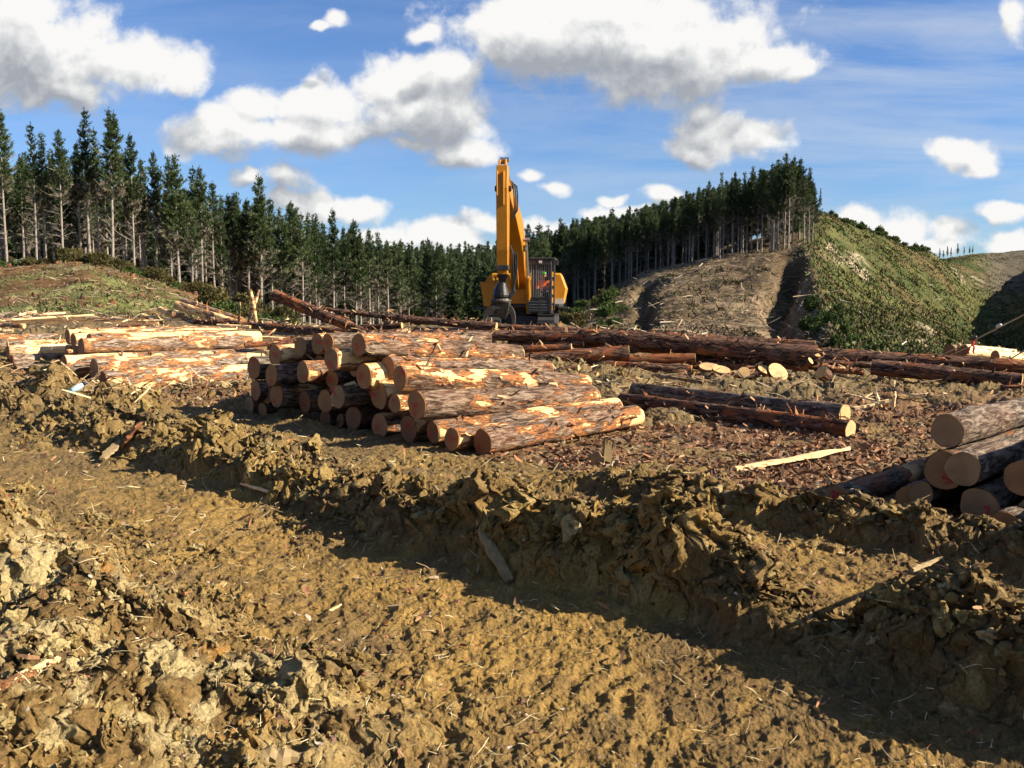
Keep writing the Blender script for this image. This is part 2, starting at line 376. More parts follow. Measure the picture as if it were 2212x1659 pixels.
M['rusty'] = plain('muddy_worn_steel', (.09, .075, .058), (.03, .025, .02), 0.55, 9, 0.3, 0.4)
M['steel'] = plain('bright_cylinder_rod', (.62, .6, .57), (.5, .48, .45), 0.22, 5, 0.9, 0)
M['bar'] = plain('bare_grey_guard_bars', (.4, .39, .37), (.22, .21, .2), 0.45, 12, 0.5, 0.1)
M['white'] = plain('grubby_white_panel', (.62, .6, .56), (.4, .37, .32), 0.6, 8, 0, 0.05)
M['rubber'] = plain('black_rubber_hose', (.012, .012, .012), (.03, .03, .03), 0.4, 9, 0, 0.05)
M['needles'] = leaf_mat('dark_pine_needles', (.03, .05, .017), (.088, .118, .042), 0.22)
M['needles_far'] = leaf_mat('far_pine_needles', (.03, .05, .021), (.072, .1, .042), 0.2)
M['dead'] = leaf_mat('dead_brown_needles', (.15, .125, .09), (.27, .225, .165), 0.15)
M['pine_bark'] = plain('pale_grey_pine_bark', (.27, .232, .19), (.15, .125, .1), 0.9, 5, 0, 0.3)
M['shrub'] = leaf_mat('olive_shrub_leaves', (.075, .066, .02), (.15, .12, .042), 0.2)
M['shrub_green'] = leaf_mat('green_shrub_leaves', (.05, .08, .018), (.11, .15, .04), 0.2)
EXPO = 1.35; CLOUD_GAIN = 0.355; SKY_TINT = (.68, .88, 1.2)
# ------------------------------------------------------------------ the mud of the landing, one sheet round the camera
def polar(angs, rads):
    A, Rr = np.meshgrid(angs, rads); X = Rr * np.sin(A); Y = Rr * np.cos(A)
    nr, na = A.shape
    i = np.arange(nr - 1)[:, None] * na + np.arange(na - 1)[None, :]
    Fc = np.stack([i, i + 1, i + na + 1, i + na], -1).reshape(-1, 4)[:, ::-1]
    return X.ravel(), Y.ravel(), Fc
def lerp3(a, b, f): return np.asarray(a) * (1 - f[:, None]) + np.asarray(b) * f[:, None]
def mud_detail(X, Y, rough, lane, m, s1, t):
    wx = X + fbm(X * 3, Y * 3, 51, 3) * 0.16; wy = Y + fbm(X * 3, Y * 3, 52, 3) * 0.16
    patch = sstep(-0.12, 0.16, fbm(X * 0.9, Y * 0.9, 61, 4))
    fine = fbm(X * 16, Y * 16, 57, 5, 0.62)
    rdg = fbm(wx * 3.2, wy * 3.2, 58, 5, 0.56, True)
    d = clods(wx, wy, 0.30, 101, .15, .5, .3) * 0.3 + clods(wx, wy, 0.14, 111, .2, .6, .45) * 0.38 + clods(wx + fine * .03, wy, 0.062, 121, .2, .62, .6) * 0.55 + clods(wx, wy + fine * .02, 0.03, 131, .2, .62, .6) * .6
    r2 = fbm(wx * 7, wy * 7, 60, 5, .62, True)
    tread = np.clip(np.sin((t + 0.5 * np.abs(s1 - 3.75) + .5 * fbm(X * 1.2, Y * 1.2, 64, 3) + .08 * rdg) * 2 * np.pi / 0.24) * 2.2, -1, 1) * np.where(s1 < 5, lane, lane * .6) * np.clip(.1 + 1.6 * fbm(X * 1.1, Y * 1.1, 66, 4), 0, 1) * 0.022
    return rough * (d * (0.35 + 0.8 * patch) + rdg * 0.13 * (0.5 + patch) + r2 * .06) + fine * (0.045 + 0.03 * rough) + r2 * .035 + tread
angs = np.concatenate([np.linspace(-180, -36, 40)[:-1], np.linspace(-36, 36, 1180), np.linspace(36, 180, 40)[1:]]) * math.pi / 180
rads = np.concatenate([np.linspace(0.05, 1.7, 8)[:-1], np.exp(np.linspace(math.log(1.7), math.log(16), 860))[:-1], np.exp(np.linspace(math.log(16), math.log(47), 200))])
X, Y, Fc = polar(angs, rads)
rz, rough, lane, mclay, s1, tt = ruts(X, Y)
rz = np.where(Y > 0, rz, 0); near = 1 - sstep(25, 46, np.hypot(X, Y)) * 0.4
det = mud_detail(X, Y, rough, lane, mclay, s1, tt)
Z = base_z(X, Y) + rz + det * near - 0.03 + far_rough(X, Y)
Z = Z - 1.4 * sstep(43.5, 47, np.hypot(X, Y))
# real colours of the mud: ochre, olive brown, pale dry clay, red bark litter
n1 = fbm(X * 0.8, Y * 0.8, 201, 5); n2 = fbm(X * 5, Y * 5, 203, 5); n3 = fbm(X * 22, Y * 22, 207, 4, 0.6)
col = lerp3((.142, .086, .029), (.225, .136, .037), sstep(-.15, .2, n1 + 0.5 * n2 + 0.12 * lane))
col = lerp3(col, (.12, .08, .035), sstep(0.02, .25, fbm(X * 2.1, Y * 2.1, 205, 5)) * (1 - 0.7 * lane) * 0.8)
col = lerp3(col, (.135, .096, .044), sstep(7.0, 10, s1) * .5 + sstep(7, 11, tt) * 0.35)
clay = np.clip(mclay * 1.2, 0, 1) * sstep(-.1, .1, n2 + 0.6 * fbm(X * 1.4, Y * 1.4, 211, 4))
col = lerp3(col, (.40, .32, .16), clay * 0.72)
col = lerp3(col, (.29, .145, .033), sstep(.1, .17, fbm(X * 2.6, Y * 2.6, 213, 4)) * sstep(0.15, .6, mclay) * (1 - sstep(0.6, 0.95, mclay)) * .9)
crumb = sstep(.012, .03, det * (1 - lane)) * sstep(0.1, .22, n3 + n2 * .5); col = lerp3(col, (.28, .205, .085), crumb * 0.55)
bark = sstep(7.6, 8.1, s1 + n2 * 0.8) * (1 - sstep(7.5, 9.5, tt + 0.0)) * (1 - sstep(16, 22, Y)) * sstep(-.2, .1, n2 + .3)
bark = np.maximum(bark, np.exp(-((X + 5.2) / 2.2) ** 2 - ((Y - 18.6) / 1.9) ** 2) * 1.4 * sstep(-.2, .05, n2))
bark = np.clip(bark, 0, 1)
col = lerp3(col, (.15, .072, .036), bark * .78 * sstep(-.2, .06, fbm(X * 1.1, Y * 1.1, 231, 4)))
far_g = sstep(24, 40, np.hypot(X, Y)); col = lerp3(col, (.12, .085, .042), far_g * .75)
col = col * (1 + 0.35 * n3[:, None])
kk_ = rough * .085 * near * sstep(1.2, 2.2, np.hypot(X, Y)) * (1 - sstep(28, 40, np.hypot(X, Y)))
XD = X + kk_ * (fbm(X * 5, Y * 5 + Z * 4, 81, 4, .6) + .6 * fbm(X * 19, Y * 19 + Z * 9, 83, 3)) * 2
YD = Y + kk_ * (fbm(X * 5 + Z * 4, Y * 5, 85, 4, .6) + .6 * fbm(X * 19 + Z * 9, Y * 19, 87, 3)) * 2
me = mesh_np('mud_ground', np.stack([XD, YD, Z], 1), Fc, smooth=True); add_color(me, np.clip(col, 0.01, .8))
M['mud'] = tinted('churned_clay_mud', 0.85, 0.2, 48, 0.42, 1.0, 0.02)
tag(link('mud_ground', me, [M['mud']]), 'churned ochre mud of the log landing with deep wheel ruts', kind='structure')
mud_shape = (len(rads), len(angs)); ZG = Z.reshape(mud_shape).copy(); _la, _lr = angs, np.log(rads)
def mud_z(x, y):        # height of the finished mud sheet
    x = np.asarray(x, float); y = np.asarray(y, float)
    a = np.interp(np.arctan2(x, y), _la, np.arange(len(_la))); r = np.interp(np.log(np.hypot(x, y) + 1e-6), _lr, np.arange(len(_lr)))
    i = np.clip(r.astype(int), 0, len(_lr) - 2); j = np.clip(a.astype(int), 0, len(_la) - 2); fr = r - i; fa = a - j
    G = ZG
    return G[i, j] * (1 - fr) * (1 - fa) + G[i + 1, j] * fr * (1 - fa) + G[i, j + 1] * (1 - fr) * fa + G[i + 1, j + 1] * fr * fa

# ------------------------------------------------------------------ hills and valley beyond the landing
angs2 = np.concatenate([np.linspace(-180, -42, 36)[:-1], np.linspace(-42, 42, 640), np.linspace(42, 180, 36)[1:]]) * math.pi / 180
rads2 = np.concatenate([np.exp(np.linspace(math.log(42.0), math.log(460), 420))[:-1], np.exp(np.linspace(math.log(460), math.log(9000), 30))])
X2, Y2, F2 = polar(angs2, rads2)
d2 = np.hypot(X2, Y2); c2 = CX + F * X2 / np.maximum(Y2, 1)
c2 = np.where(Y2 > 5, c2, np.where(X2 > 0, 9999, -9999))
fin = fbm(X2 / 2.6, Y2 / 2.6, 301, 6, .58)
Z2 = base_z(X2, Y2) + far_rough(X2, Y2) + fin * 1.0 * sstep(46, 70, d2) - 0.5 * (1 - sstep(46, 52, d2))
g1 = fbm(X2 / 12, Y2 / 12, 311, 5); g2 = fbm(X2 / 3.5, Y2 / 3.5, 313, 5, .6); g3 = fbm(X2 / 1.2, Y2 / 1.2, 317, 3)
brown = lerp3((.15, .085, .038), (.095, .058, .028), sstep(-.15, .2, g1 + g2 * .6))
brown = lerp3(brown, (.23, .17, .1), sstep(.08, .25, g2 + g1 * .4))
lgreen = sstep(0.1, .26, g1 * 1.1 + g2 * .7) * (1 - sstep(650, 750, c2)) * sstep(52, 60, d2) * (1 - sstep(80, 92, d2))
col2 = lerp3(brown, (.125, .15, .045), lgreen * .75)
# brown face left of the spur, green face to its right, grey scar at the far end
edge = 1738 + (150 - d2) * 0.9 + g2 * 60
grn = sstep(-15, 25, c2 - edge)
green = lerp3((.05, .062, .02), (.09, .086, .03), sstep(-.15, .2, g1 + .5 * g2))
green = lerp3(green, (.12, .08, .038), sstep(.02, .2, fbm(X2 / 7 + 9, Y2 / 7, 321, 5)) * .75)
scar = fbm((X2 * .55 - Y2 * .2) / 5.5, (Y2 * .5 + Z2 * .9) / 30.0, 325, 5)
green = lerp3(green, (.3, .24, .155), sstep(.11, .17, scar) * sstep(-.12, .08, g2) * .85)
green = lerp3(green, (.095, .08, .058), sstep(2085, 2150, c2 + 60 * g1) * sstep(280, 320, d2) * .9)
face = lerp3((.085, .06, .034), (.18, .13, .08), sstep(-.2, .2, g2 + g1))
col2 = lerp3(col2, face, sstep(1180, 1300, c2)); col2 = lerp3(col2, green, grn * sstep(1500, 1700, c2))
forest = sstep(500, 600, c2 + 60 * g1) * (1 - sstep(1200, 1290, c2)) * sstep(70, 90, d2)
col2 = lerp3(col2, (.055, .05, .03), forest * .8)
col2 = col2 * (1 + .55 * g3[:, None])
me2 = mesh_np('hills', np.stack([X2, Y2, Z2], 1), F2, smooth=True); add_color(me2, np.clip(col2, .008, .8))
M['hill'] = tinted('rough_cleared_hillside', 0.95, 0.05, 1.6, .45, 0.8, 0.25)
tag(link('hills', me2, [M['hill']]), 'cleared brown hillside and green ridge round the valley', kind='structure')
def hill_z(x, y):
    x = np.asarray(x, float); y = np.asarray(y, float)
    return base_z(x, y) + far_rough(x, y) + fbm(x / 2.6, y / 2.6, 301, 6, .58) * sstep(46, 70, np.hypot(x, y))

# ------------------------------------------------------------------ loose stuff scattered over mud and hills
def blades(P, D, L, W, seed, curl=0.15):
    """thin curved strips: centre points P, directions D, lengths, widths"""
    r = np.random.default_rng(seed); n = len(P)
    side = np.cross(D, r.normal(size=(n, 3))); side /= np.linalg.norm(side, axis=1)[:, None] + 1e-9
    up = np.cross(side, D)
    a = P - D * L[:, None] * .5; b = P + up * (L * curl * r.uniform(-.6, 1, n))[:, None]; c = P + D * L[:, None] * .5
    w = side * W[:, None] * .5
    V = np.stack([a - w * .7, a + w * .7, b + w, b - w, c + w * .5, c - w * .5], 1).reshape(-1, 3)
    i = np.arange(n)[:, None] * 6
    Fq = np.concatenate([i + np.array([[0, 1, 2, 3]]), i + np.array([[3, 2, 4, 5]])], 0)
    return V, Fq
def scatter_xy(n, seed, rmin, rmax, amax=34, power=1.0):
    r = np.random.default_rng(seed); a = np.radians(r.uniform(-amax, amax, n))
    d = np.exp(np.log(rmin) + (np.log(rmax) - np.log(rmin)) * r.uniform(0, 1, n) ** power)
    return d * np.sin(a), d * np.cos(a)
def lumps(n, seed, sub_):
    """irregular clods: twelve-vertex lumps, each bent differently"""
    r = np.random.default_rng(seed)
    bm = bmesh.new(); bmesh.ops.create_icosphere(bm, subdivisions=sub_, radius=1)
    V0 = np.array([v.co[:] for v in bm.verts]); F0 = np.array([[v.index for v in f.verts] for f in bm.faces]); bm.free()
    return V0, F0, r
# clods
CL = []
for sub_, n, s0_, s1_, pw, sd in ((3, 3600, .012, .042, 3.0, 401), (1, 34000, .005, .02, 2.0, 402)):
  V0, F0, r = lumps(0, sd, sub_)
  x, y = scatter_xy(n, sd, 1.9, 26, 33, 0.9); zr, rgh, ln, mc, s_, t_ = ruts(x, y)
  keep = r.uniform(size=n) < np.clip(rgh * .85 - .18, .05, 1); x, y, rgh, mc, ln, s_ = x[keep], y[keep], rgh[keep], mc[keep], ln[keep], s_[keep]; n = len(x)
  size = (s0_ + s1_ * r.uniform(size=n) ** pw) * (0.6 + 0.5 * rgh) * np.clip(np.hypot(x, y) / 7, .6, 1.6)
  dirs = V0[None] * (1 + 0.55 * r.normal(size=(n, 1, 3)) * .5) 
  bump = np.ones((n, len(V0)))
  for k in range(7):
      ax = r.normal(size=(n, 3)); ax /= np.linalg.norm(ax, axis=1)[:, None]
      bump += 0.42 * np.sin((V0[None] * ax[:, None, :]).sum(-1) * r.uniform(2, 9, (n, 1)) + r.uniform(0, 6, (n, 1))) * .5
  bump += r.normal(size=bump.shape) * .09
  Vc = V0[None] * bump[..., None] * (size[:, None, None] * r.uniform(.6, 1.3, (n, 1, 3)))
  zc = mud_z(x, y) + size * r.uniform(-.1, .45, n)
  Vc = Vc + np.stack([x, y, zc], 1)[:, None, :]
  Fq = (F0[None] + (np.arange(n) * len(V0))[:, None, None]).reshape(-1, 3)
  cb = lerp3((.15, .095, .03), (.24, .165, .055), r.uniform(size=n)); cb = lerp3(cb, (.40, .31, .14), np.clip(mc, 0, 1) * r.uniform(0, 1, n) ** .7)
  cb = lerp3(cb, (.33, .25, .12), (r.uniform(size=n) < .12) * .7)
  CL.append((Vc.reshape(-1, 3), Fq, np.repeat(cb, len(V0), 0)))
me = mesh_np('mud_clods', np.concatenate([CL[0][0], CL[1][0]]), np.concatenate([CL[0][1], CL[1][1] + len(CL[0][0])]), smooth=False); add_color(me, np.concatenate([CL[0][2], CL[1][2]]))
tag(link('mud_clods', me, [M['mud']]), 'loose clods of clay thrown up over the churned mud', kind='stuff')
def litter(name, label, n, seed, rmin, rmax, L, W, cols, prob, tilt=.35, curl=.2, lift=.01, power=.9):
    r = np.random.default_rng(seed)
    x, y = scatter_xy(n, seed + 1, rmin, rmax, 34, power); zr, rgh, ln, mc, s_, t_ = ruts(x, y)
    k = r.uniform(size=n) < prob(x, y, rgh, ln, mc, s_, t_); x, y = x[k], y[k]; n = len(x)
    az = r.uniform(0, 2 * np.pi, n); el = r.normal(0, tilt, n)
    D = np.stack([np.cos(az) * np.cos(el), np.sin(az) * np.cos(el), np.sin(el)], 1)
    ds = np.clip(np.hypot(x, y) / 7, .6, 2.2)
    Ls = r.uniform(*L, n) * r.uniform(.4, 1, n) * ds ** .6; Ws = r.uniform(*W, n) * ds ** .7
    P = np.stack([x, y, mud_z(x, y) + lift + np.abs(np.sin(el)) * Ls * .4], 1)
    V, Fb = blades(P, D, Ls, Ws, seed + 2, curl)
    c = np.array(cols)[r.integers(0, len(cols), n)] * r.uniform(.7, 1.2, (n, 1))
    me = mesh_np(name, V, Fb); add_color(me, np.repeat(c, 6, 0))
    return tag(link(name, me, [M['litter']]), label, kind='stuff')
M['litter'] = tinted('dry_wood_litter', 0.8, 0.15, 40, .25, 0.2, .004)
litter('straw_litter', 'dry straw and thin pale splinters lying in the mud', 12000, 501, 2.0, 30, (.04, .2), (.0025, .0065),
       [(.46, .36, .19), (.36, .27, .13), (.55, .45, .26)], lambda x, y, rg, ln, mc, s, t: np.clip(.75 - .3 * ln + sstep(.0, .2, fbm(x * 1.2, y * 1.2, 77, 3)), 0, 1) * .8)
litter('bark_litter', 'red brown flakes of stripped bark on the ground', 42000, 521, 4.5, 24, (.03, .17), (.006, .032),
       [(.17, .075, .038), (.26, .12, .055), (.12, .065, .04), (.34, .18, .09), (.24, .17, .11), (.1, .05, .03)],
       lambda x, y, rg, ln, mc, s, t: np.maximum(sstep(7.6, 8.2, s) * (1 - sstep(7.5, 9.5, t)) * (1 - sstep(15, 20, y)), np.exp(-((x + 5.2) / 2.2) ** 2 - ((y - 18.6) / 1.8) ** 2)) * (.14 + .8 * sstep(-.18, .08, fbm(x * 1.1, y * 1.1, 231, 4))) + .03, .3, .5, .015)
litter('bark_crumbs', 'small reddish bark crumbs trodden into the mud', 3600, 541, 1.9, 9, (.015, .07), (.008, .03),
       [(.2, .065, .042), (.28, .12, .07), (.15, .08, .06), (.38, .31, .25)], lambda x, y, rg, ln, mc, s, t: .12 + .5 * np.clip(mc, 0, 1) + .6 * sstep(.1, .2, fbm(x * .9, y * .9, 91, 3)), .4, .5, .012)
litter('slash_litter', 'broken twigs and pale wood scraps strewn behind the log stacks', 9000, 561, 17, 45, (.1, .6), (.006, .022),
       [(.4, .29, .16), (.27, .17, .09), (.15, .09, .055), (.55, .42, .24), (.2, .1, .05)], lambda x, y, rg, ln, mc, s, t: .1 + .8 * sstep(-.02, .14, fbm(x * .35, y * .35, 95, 3)), .3, .15, .03, 1.0)
# slash and low growth on the cleared hills
def hill_scatter(n, seed, lo, hi, amin, amax):
    r = np.random.default_rng(seed); a = np.radians(r.uniform(amin, amax, n)); d = lo * (hi / lo) ** r.uniform(0, 1, n)
    return d * np.sin(a), d * np.cos(a), r
def on_hill(n, seed, lo, hi, amin, amax, prob, L, W, cols, tilt, name, label, mat, per=1, spread=.3, upright=False):
    x, y, r = hill_scatter(n, seed, lo, hi, amin, amax); c = CX + F * x / y
    k = r.uniform(size=n) < prob(x, y, c, np.hypot(x, y)); x, y = x[k], y[k]; n = len(x)
    base = np.array(cols)[r.integers(0, len(cols), n)] * r.uniform(.65, 1.25, (n, 1))
    sz = r.uniform(.5, 1.3, n)
    x = np.repeat(x, per) + r.normal(0, spread, n * per) * np.repeat(sz, per) * (per > 1); y = np.repeat(y, per) + r.normal(0, spread, n * per) * (per > 1)
    base = np.repeat(base, per, 0); sz = np.repeat(sz, per); n = n * per
    az = r.uniform(0, 2 * np.pi, n); el = r.uniform(.3, 1.4, n) if upright else r.normal(0, tilt, n)
    D = np.stack([np.cos(az) * np.cos(el), np.sin(az) * np.cos(el), np.sin(el)], 1)
    Ls = r.uniform(*L, n) * sz; Ws = r.uniform(*W, n) * sz
    P = np.stack([x, y, hill_z(x, y) + (Ls * .35 if upright else .12)], 1)
    V, Fb = blades(P, D, Ls, Ws, seed + 3, .25)
    me = mesh_np(name, V, Fb); add_color(me, np.repeat(base, 6, 0)); return tag(link(name, me, [mat]), label, kind='stuff')
left_hill = lambda x, y, c, d: (c < 620) * 1.0 * (1 - sstep(96, 104, d))
on_hill(4200, 601, 50, 104, -33, -12, left_hill, (.25, 1.1), (.02, .06), [(.22, .15, .09), (.13, .09, .055), (.34, .26, .17)], .25, 'branch_slash', 'grey brown branches left lying on the cleared left hillside', M['litter'])
on_hill(1300, 611, 52, 100, -33, -12, lambda x, y, c, d: (c < 620) * sstep(.06, .22, fbm(x / 12, y / 12, 311, 5) * 1.1 + fbm(x / 3.5, y / 3.5, 313, 5, .6) * .7) , (.15, .42), (.05, .12), [(.075, .09, .025), (.12, .1, .04), (.06, .07, .022), (.13, .085, .04)], .3, 'weed_growth', 'patches of low green weeds on the cleared left hillside', M['litter'], 9, .35, True)
on_hill(16000, 621, 60, 170, 2, 20, lambda x, y, c, d: (1 - sstep(-10, 30, c - (1738 + (150 - d) * .9))), (.3, 1.6), (.03, .09), [(.24, .17, .11), (.15, .105, .065), (.36, .28, .19), (.09, .07, .04), (.06, .06, .025)], .3, 'hill_slash', 'brown slash and branches on the bare face below the pines', M['litter'])
on_hill(15000, 631, 62, 420, 13, 31, lambda x, y, c, d: sstep(-15, 25, c - (1738 + (150 - d) * .9)) * (1 - .75 * sstep(.1, .2, fbm((x * .55 - y * .2) / 5.5, (y * .5) / 30.0, 325, 5))), (.3, .85), (.08, .2), [(.065, .085, .02), (.092, .102, .03), (.045, .06, .018), (.12, .078, .036), (.085, .09, .026)], .3, 'ridge_scrub', 'low green scrub covering the steep right ridge', M['litter'], 8, .6, True)
on_hill(900, 641, 70, 330, 14, 31, lambda x, y, c, d: sstep(0, 40, c - (1738 + (150 - d) * .9)), (.6, 2.6), (.05, .13), [(.42, .38, .32), (.32, .27, .2)], .35, 'grey_deadwood', 'bleached dead wood lying on the green ridge', M['litter'])

on_hill(1500, 651, 62, 165, 2, 20, lambda x, y, c, d: (1 - sstep(-10, 30, c - (1738 + (150 - d) * .9))) * sstep(-.02, .12, fbm(x / 6, y / 6, 655, 4)), (.3, .8), (.08, .2), [(.07, .06, .025), (.1, .08, .035), (.055, .065, .02), (.12, .075, .04)], .3, 'face_scrub', 'dark low scrub on the bare brown face below the pines', M['litter'], 8, .6, True)
on_hill(500, 661, 64, 160, 4, 20, lambda x, y, c, d: (1 - sstep(-10, 20, c - (1738 + (150 - d) * .9))), (1.5, 5), (.08, .16), [(.36, .27, .17), (.45, .37, .26), (.2, .14, .09)], .2, 'face_deadwood', 'pale dead trunks lying on the bare brown face', M['litter'])
# ------------------------------------------------------------------ pine trees
def cone_strips(rings_p, rings_r, n=3):   # many thin tubes at once: (k, segs, 3) and (k, segs)
    k, sgs, _ = rings_p.shape
    d = rings_p[:, -1] - rings_p[:, 0]; d /= np.linalg.norm(d, axis=1)[:, None] + 1e-9
    a = np.cross(d, np.array([.3, .2, .93])); a /= np.linalg.norm(a, axis=1)[:, None] + 1e-9; b = np.cross(d, a)
    V = []
    for j in range(n):
        th = 2 * math.pi * j / n
        V.append(rings_p + (a * math.cos(th) + b * math.sin(th))[:, None, :] * rings_r[..., None])
    V = np.stack(V, 2)                       # k, segs, n, 3
    idx = np.arange(k * sgs * n).reshape(k, sgs, n)
    q = []
    for j in range(n):
        q.append(np.stack([idx[:, :-1, j], idx[:, :-1, (j + 1) % n], idx[:, 1:, (j + 1) % n], idx[:, 1:, j]], -1).reshape(-1, 4))
    return V.reshape(-1, 3), np.concatenate(q)
def pine_parts(seed, H=16.0, hb=.5, Rm=1.9, dens=1.0, deadn=1.0, fork=False, K=11, csize=1.0):
    r = np.random.default_rng(seed)
    lean = r.normal(0, .008, 2); bow = r.normal(0, .10, 2)
    def axis(h): f = h / H; return np.stack([lean[0] * h + bow[0] * np.sin(f * 3.1), lean[1] * h + bow[1] * np.sin(f * 3.1), h], -1)
    hs = np.linspace(-.4, H, 12); rad = np.interp(hs, [-.4, .5, H * .5, H], [.24, .19, .115, .015])
    TV, TF = cone_strips(axis(hs)[None], rad[None], 7)
    # dead limbs below the crown
    bp, br = [], []
    h = H * r.uniform(.07, .14); top = H * (hb + .22)
    while h < top and deadn > 0:
        for k in range(r.integers(2, 5)):
            if r.uniform() > deadn * .85: continue
            az = r.uniform(0, 6.28); L = Rm * r.uniform(.3, 1.3) * np.interp(h / H, [.08, .35, .8], [.55, 1.0, .7]); sl = r.uniform(.05, .85)
            o = axis(np.array(h)); dr = np.array([math.cos(az), math.sin(az), 0])
            pts = np.stack([o, o + dr * L * .5 + [0, 0, L * .5 * sl], o + dr * L + [0, 0, L * sl * 1.1] + r.normal(0, .06, 3)])
            bp.append(pts); br.append([.036, .024, .009])
            for q in range(4):
                f = r.uniform(.25, .95); p0 = pts[0] + (pts[2] - pts[0]) * f; dv = dr * .6 + r.normal(0, .55, 3) + [0, 0, .25]
                l2 = L * r.uniform(.15, .4); bp.append(np.stack([p0, p0 + dv * l2 * .5, p0 + dv * l2])); br.append([.016, .012, .006])
        h += r.uniform(.3, .75)
    if bp:
        BV, BF = cone_strips(np.array(bp), np.array(br), 3); TF = np.concatenate([TF, BF + len(TV)]); TV = np.concatenate([TV, BV])
    # crown: whorls of upswept limbs carrying tufts of needles
    pos, nrm, siz, brown = [], [], [], []
    tops = [(0.0, 0.0, H)]
    if fork: tops.append((.5, .15, H * .985))
    for (ox, oy, Ht) in tops:
        h = H * hb if not ox else H * .8
        while h < Ht - .12:
            f = (h - H * hb) / (Ht - H * hb)
            nb = r.integers(4, 7)
            gap = r.uniform(.35, 1.2)
            for k in range(nb):
                az = r.uniform(0, 6.28)
                L = (.92 * Rm * (1 - f) ** .92 * np.interp(f, [0, .14, .3], [.72, .95, 1.0]) + .16) * gap * r.uniform(.7, 1.12)
                if ox: L *= .6
                dr = np.array([math.cos(az), math.sin(az), 0]); o = axis(np.array(h)) + np.array([ox, oy, 0])
                sl = np.interp(f, [0, .5, 1], [.08, .45, 1.1]) + r.normal(0, .1)
                m = max(2, int((2 + L * 4.2) * dens))
                for sf in np.linspace(.22 if f > .2 else .4, 1.0, m):
                    p = o + dr * L * sf + np.array([0, 0, L * (sl * sf + .28 * sf * sf)]) + r.normal(0, .07, 3)
                    pos.append(p); nv = dr * .65 + np.array([0, 0, .75]); nrm.append(nv / np.linalg.norm(nv)); siz.append(r.uniform(.75, 1.2) * np.interp(f, [0, .6, 1], [1, .95, .55]))
                    brown.append(r.uniform() < np.interp(f, [0, .12, .3], [.75, .35, .02]))
            h += np.interp(f, [0, 1], [.42, .3]) * r.uniform(.8, 1.3) / max(.6, dens ** .3)
        for hh in np.linspace(Ht - 1.1, Ht + .25, 10):
            pos.append(axis(np.array(hh)) + np.array([ox, oy, 0]) + r.normal(0, .02, 3)); nrm.append(np.array([0, 0, 1.])); siz.append(.42); brown.append(False)
    pos = np.array(pos); nrm = np.array(nrm); siz = np.array(siz) * csize; brown = np.array(brown)
    n = len(pos)
    P = np.repeat(pos, K, 0); N = np.repeat(nrm, K, 0); S = np.repeat(siz, K); BR = np.repeat(brown, K)
    D = N + r.normal(0, .5, P.shape); D /= np.linalg.norm(D, axis=1)[:, None]
    sd = np.cross(D, r.normal(size=P.shape)); sd /= np.linalg.norm(sd, axis=1)[:, None] + 1e-9
    ln = r.uniform(.3, .62, len(P)) * S; w = r.uniform(.035, .075, len(P)) * S
    CV = np.stack([P - sd * w[:, None] * .6, P + sd * w[:, None] * .6, P + D * (ln * .6)[:, None] + sd * w[:, None] * .8, P + D * ln[:, None]], 1).reshape(-1, 3)
    CF = np.arange(len(P) * 4).reshape(-1, 4)
    return TV, TF, CV, CF, BR.astype(int)
def pine_thing(seed, name='pine_tree', **kw):
    TV, TF, CV, CF, BR = pine_parts(seed, **kw)
    o = empty(name)
    link('trunk', mesh_np('pine_trunk', TV, TF, smooth=True), [M['pine_bark']], o)
    link('crown', mesh_np('pine_crown', CV, CF, BR), [M['needles'], M['dead']], o)
    return o
def dup(root, loc, rz=0.0, sc=1.0, label=None, group=None, first=False):
    if first: r = root
    else:
        r = root.copy(); C.objects.link(r)
        for ch in list(root.children):
            c = ch.copy(); C.objects.link(c); c.parent = r
            for g in list(ch.children):
                d = g.copy(); C.objects.link(d); d.parent = c
    r.location = loc; r.rotation_euler = (0, 0, rz); r.scale = (sc, sc, sc) if not hasattr(sc, '__len__') else sc
    if label: r['label'] = label
    if group: r['group'] = group
    return r
SPEC = [dict(hb=.44, Rm=2.2, dens=1.1), dict(hb=.5, Rm=1.75, dens=1.0), dict(hb=.3, Rm=2.2, dens=1.1), dict(hb=.45, Rm=1.6, dens=.85, deadn=1.15),
        dict(hb=.3, Rm=2.0, dens=1.1, deadn=.7), dict(hb=.5, Rm=1.9, dens=1.0, deadn=1.2), dict(hb=.46, Rm=2.0, dens=1.05, fork=True), dict(hb=.4, Rm=1.6, dens=.95), dict(hb=.14, Rm=2.2, dens=.95, deadn=.5), dict(hb=.22, Rm=2.0, dens=.95, deadn=.5)]
PROTO = [None] * len(SPEC); used = set()
def pine(var, x, y, H, label, group=None):
    if PROTO[var] is None: PROTO[var] = pine_thing(900 + var, **SPEC[var]); tag(PROTO[var], None, 'pine tree')
    first = var not in used; used.add(var)
    s = H / 16.0
    o = dup(PROTO[var], (x, y, float(hill_z(np.array([x]), np.array([y]))[0]) - .15), random.uniform(0, 6.28), (s * random.uniform(.78, 1.12),) * 2 + (s,), label, None, first)
    if not first and 'group' in o: del o['group']
    if group: o['group'] = group
    return o
def pine_px(px, top, d, var, label, group=None):
    x = (px - CX) / F * d
    z0 = float(hill_z(np.array([x]), np.array([d]))[0]); H = at(px, top, d).z - z0
    return pine(var, x, d, max(4, H), label, group)
G_L = 'pines standing on the left hill'; G_C = 'pines in the valley behind the log stems'; G_R = 'pines on the right ridge'
LAB_L = 'tall dark pine with bare grey lower trunk on the left hill'
LAB_C = 'dark green pine in the valley plantation beyond the log stems'
LAB_R = 'dark pine with bare pale trunk in the stand on the right ridge'
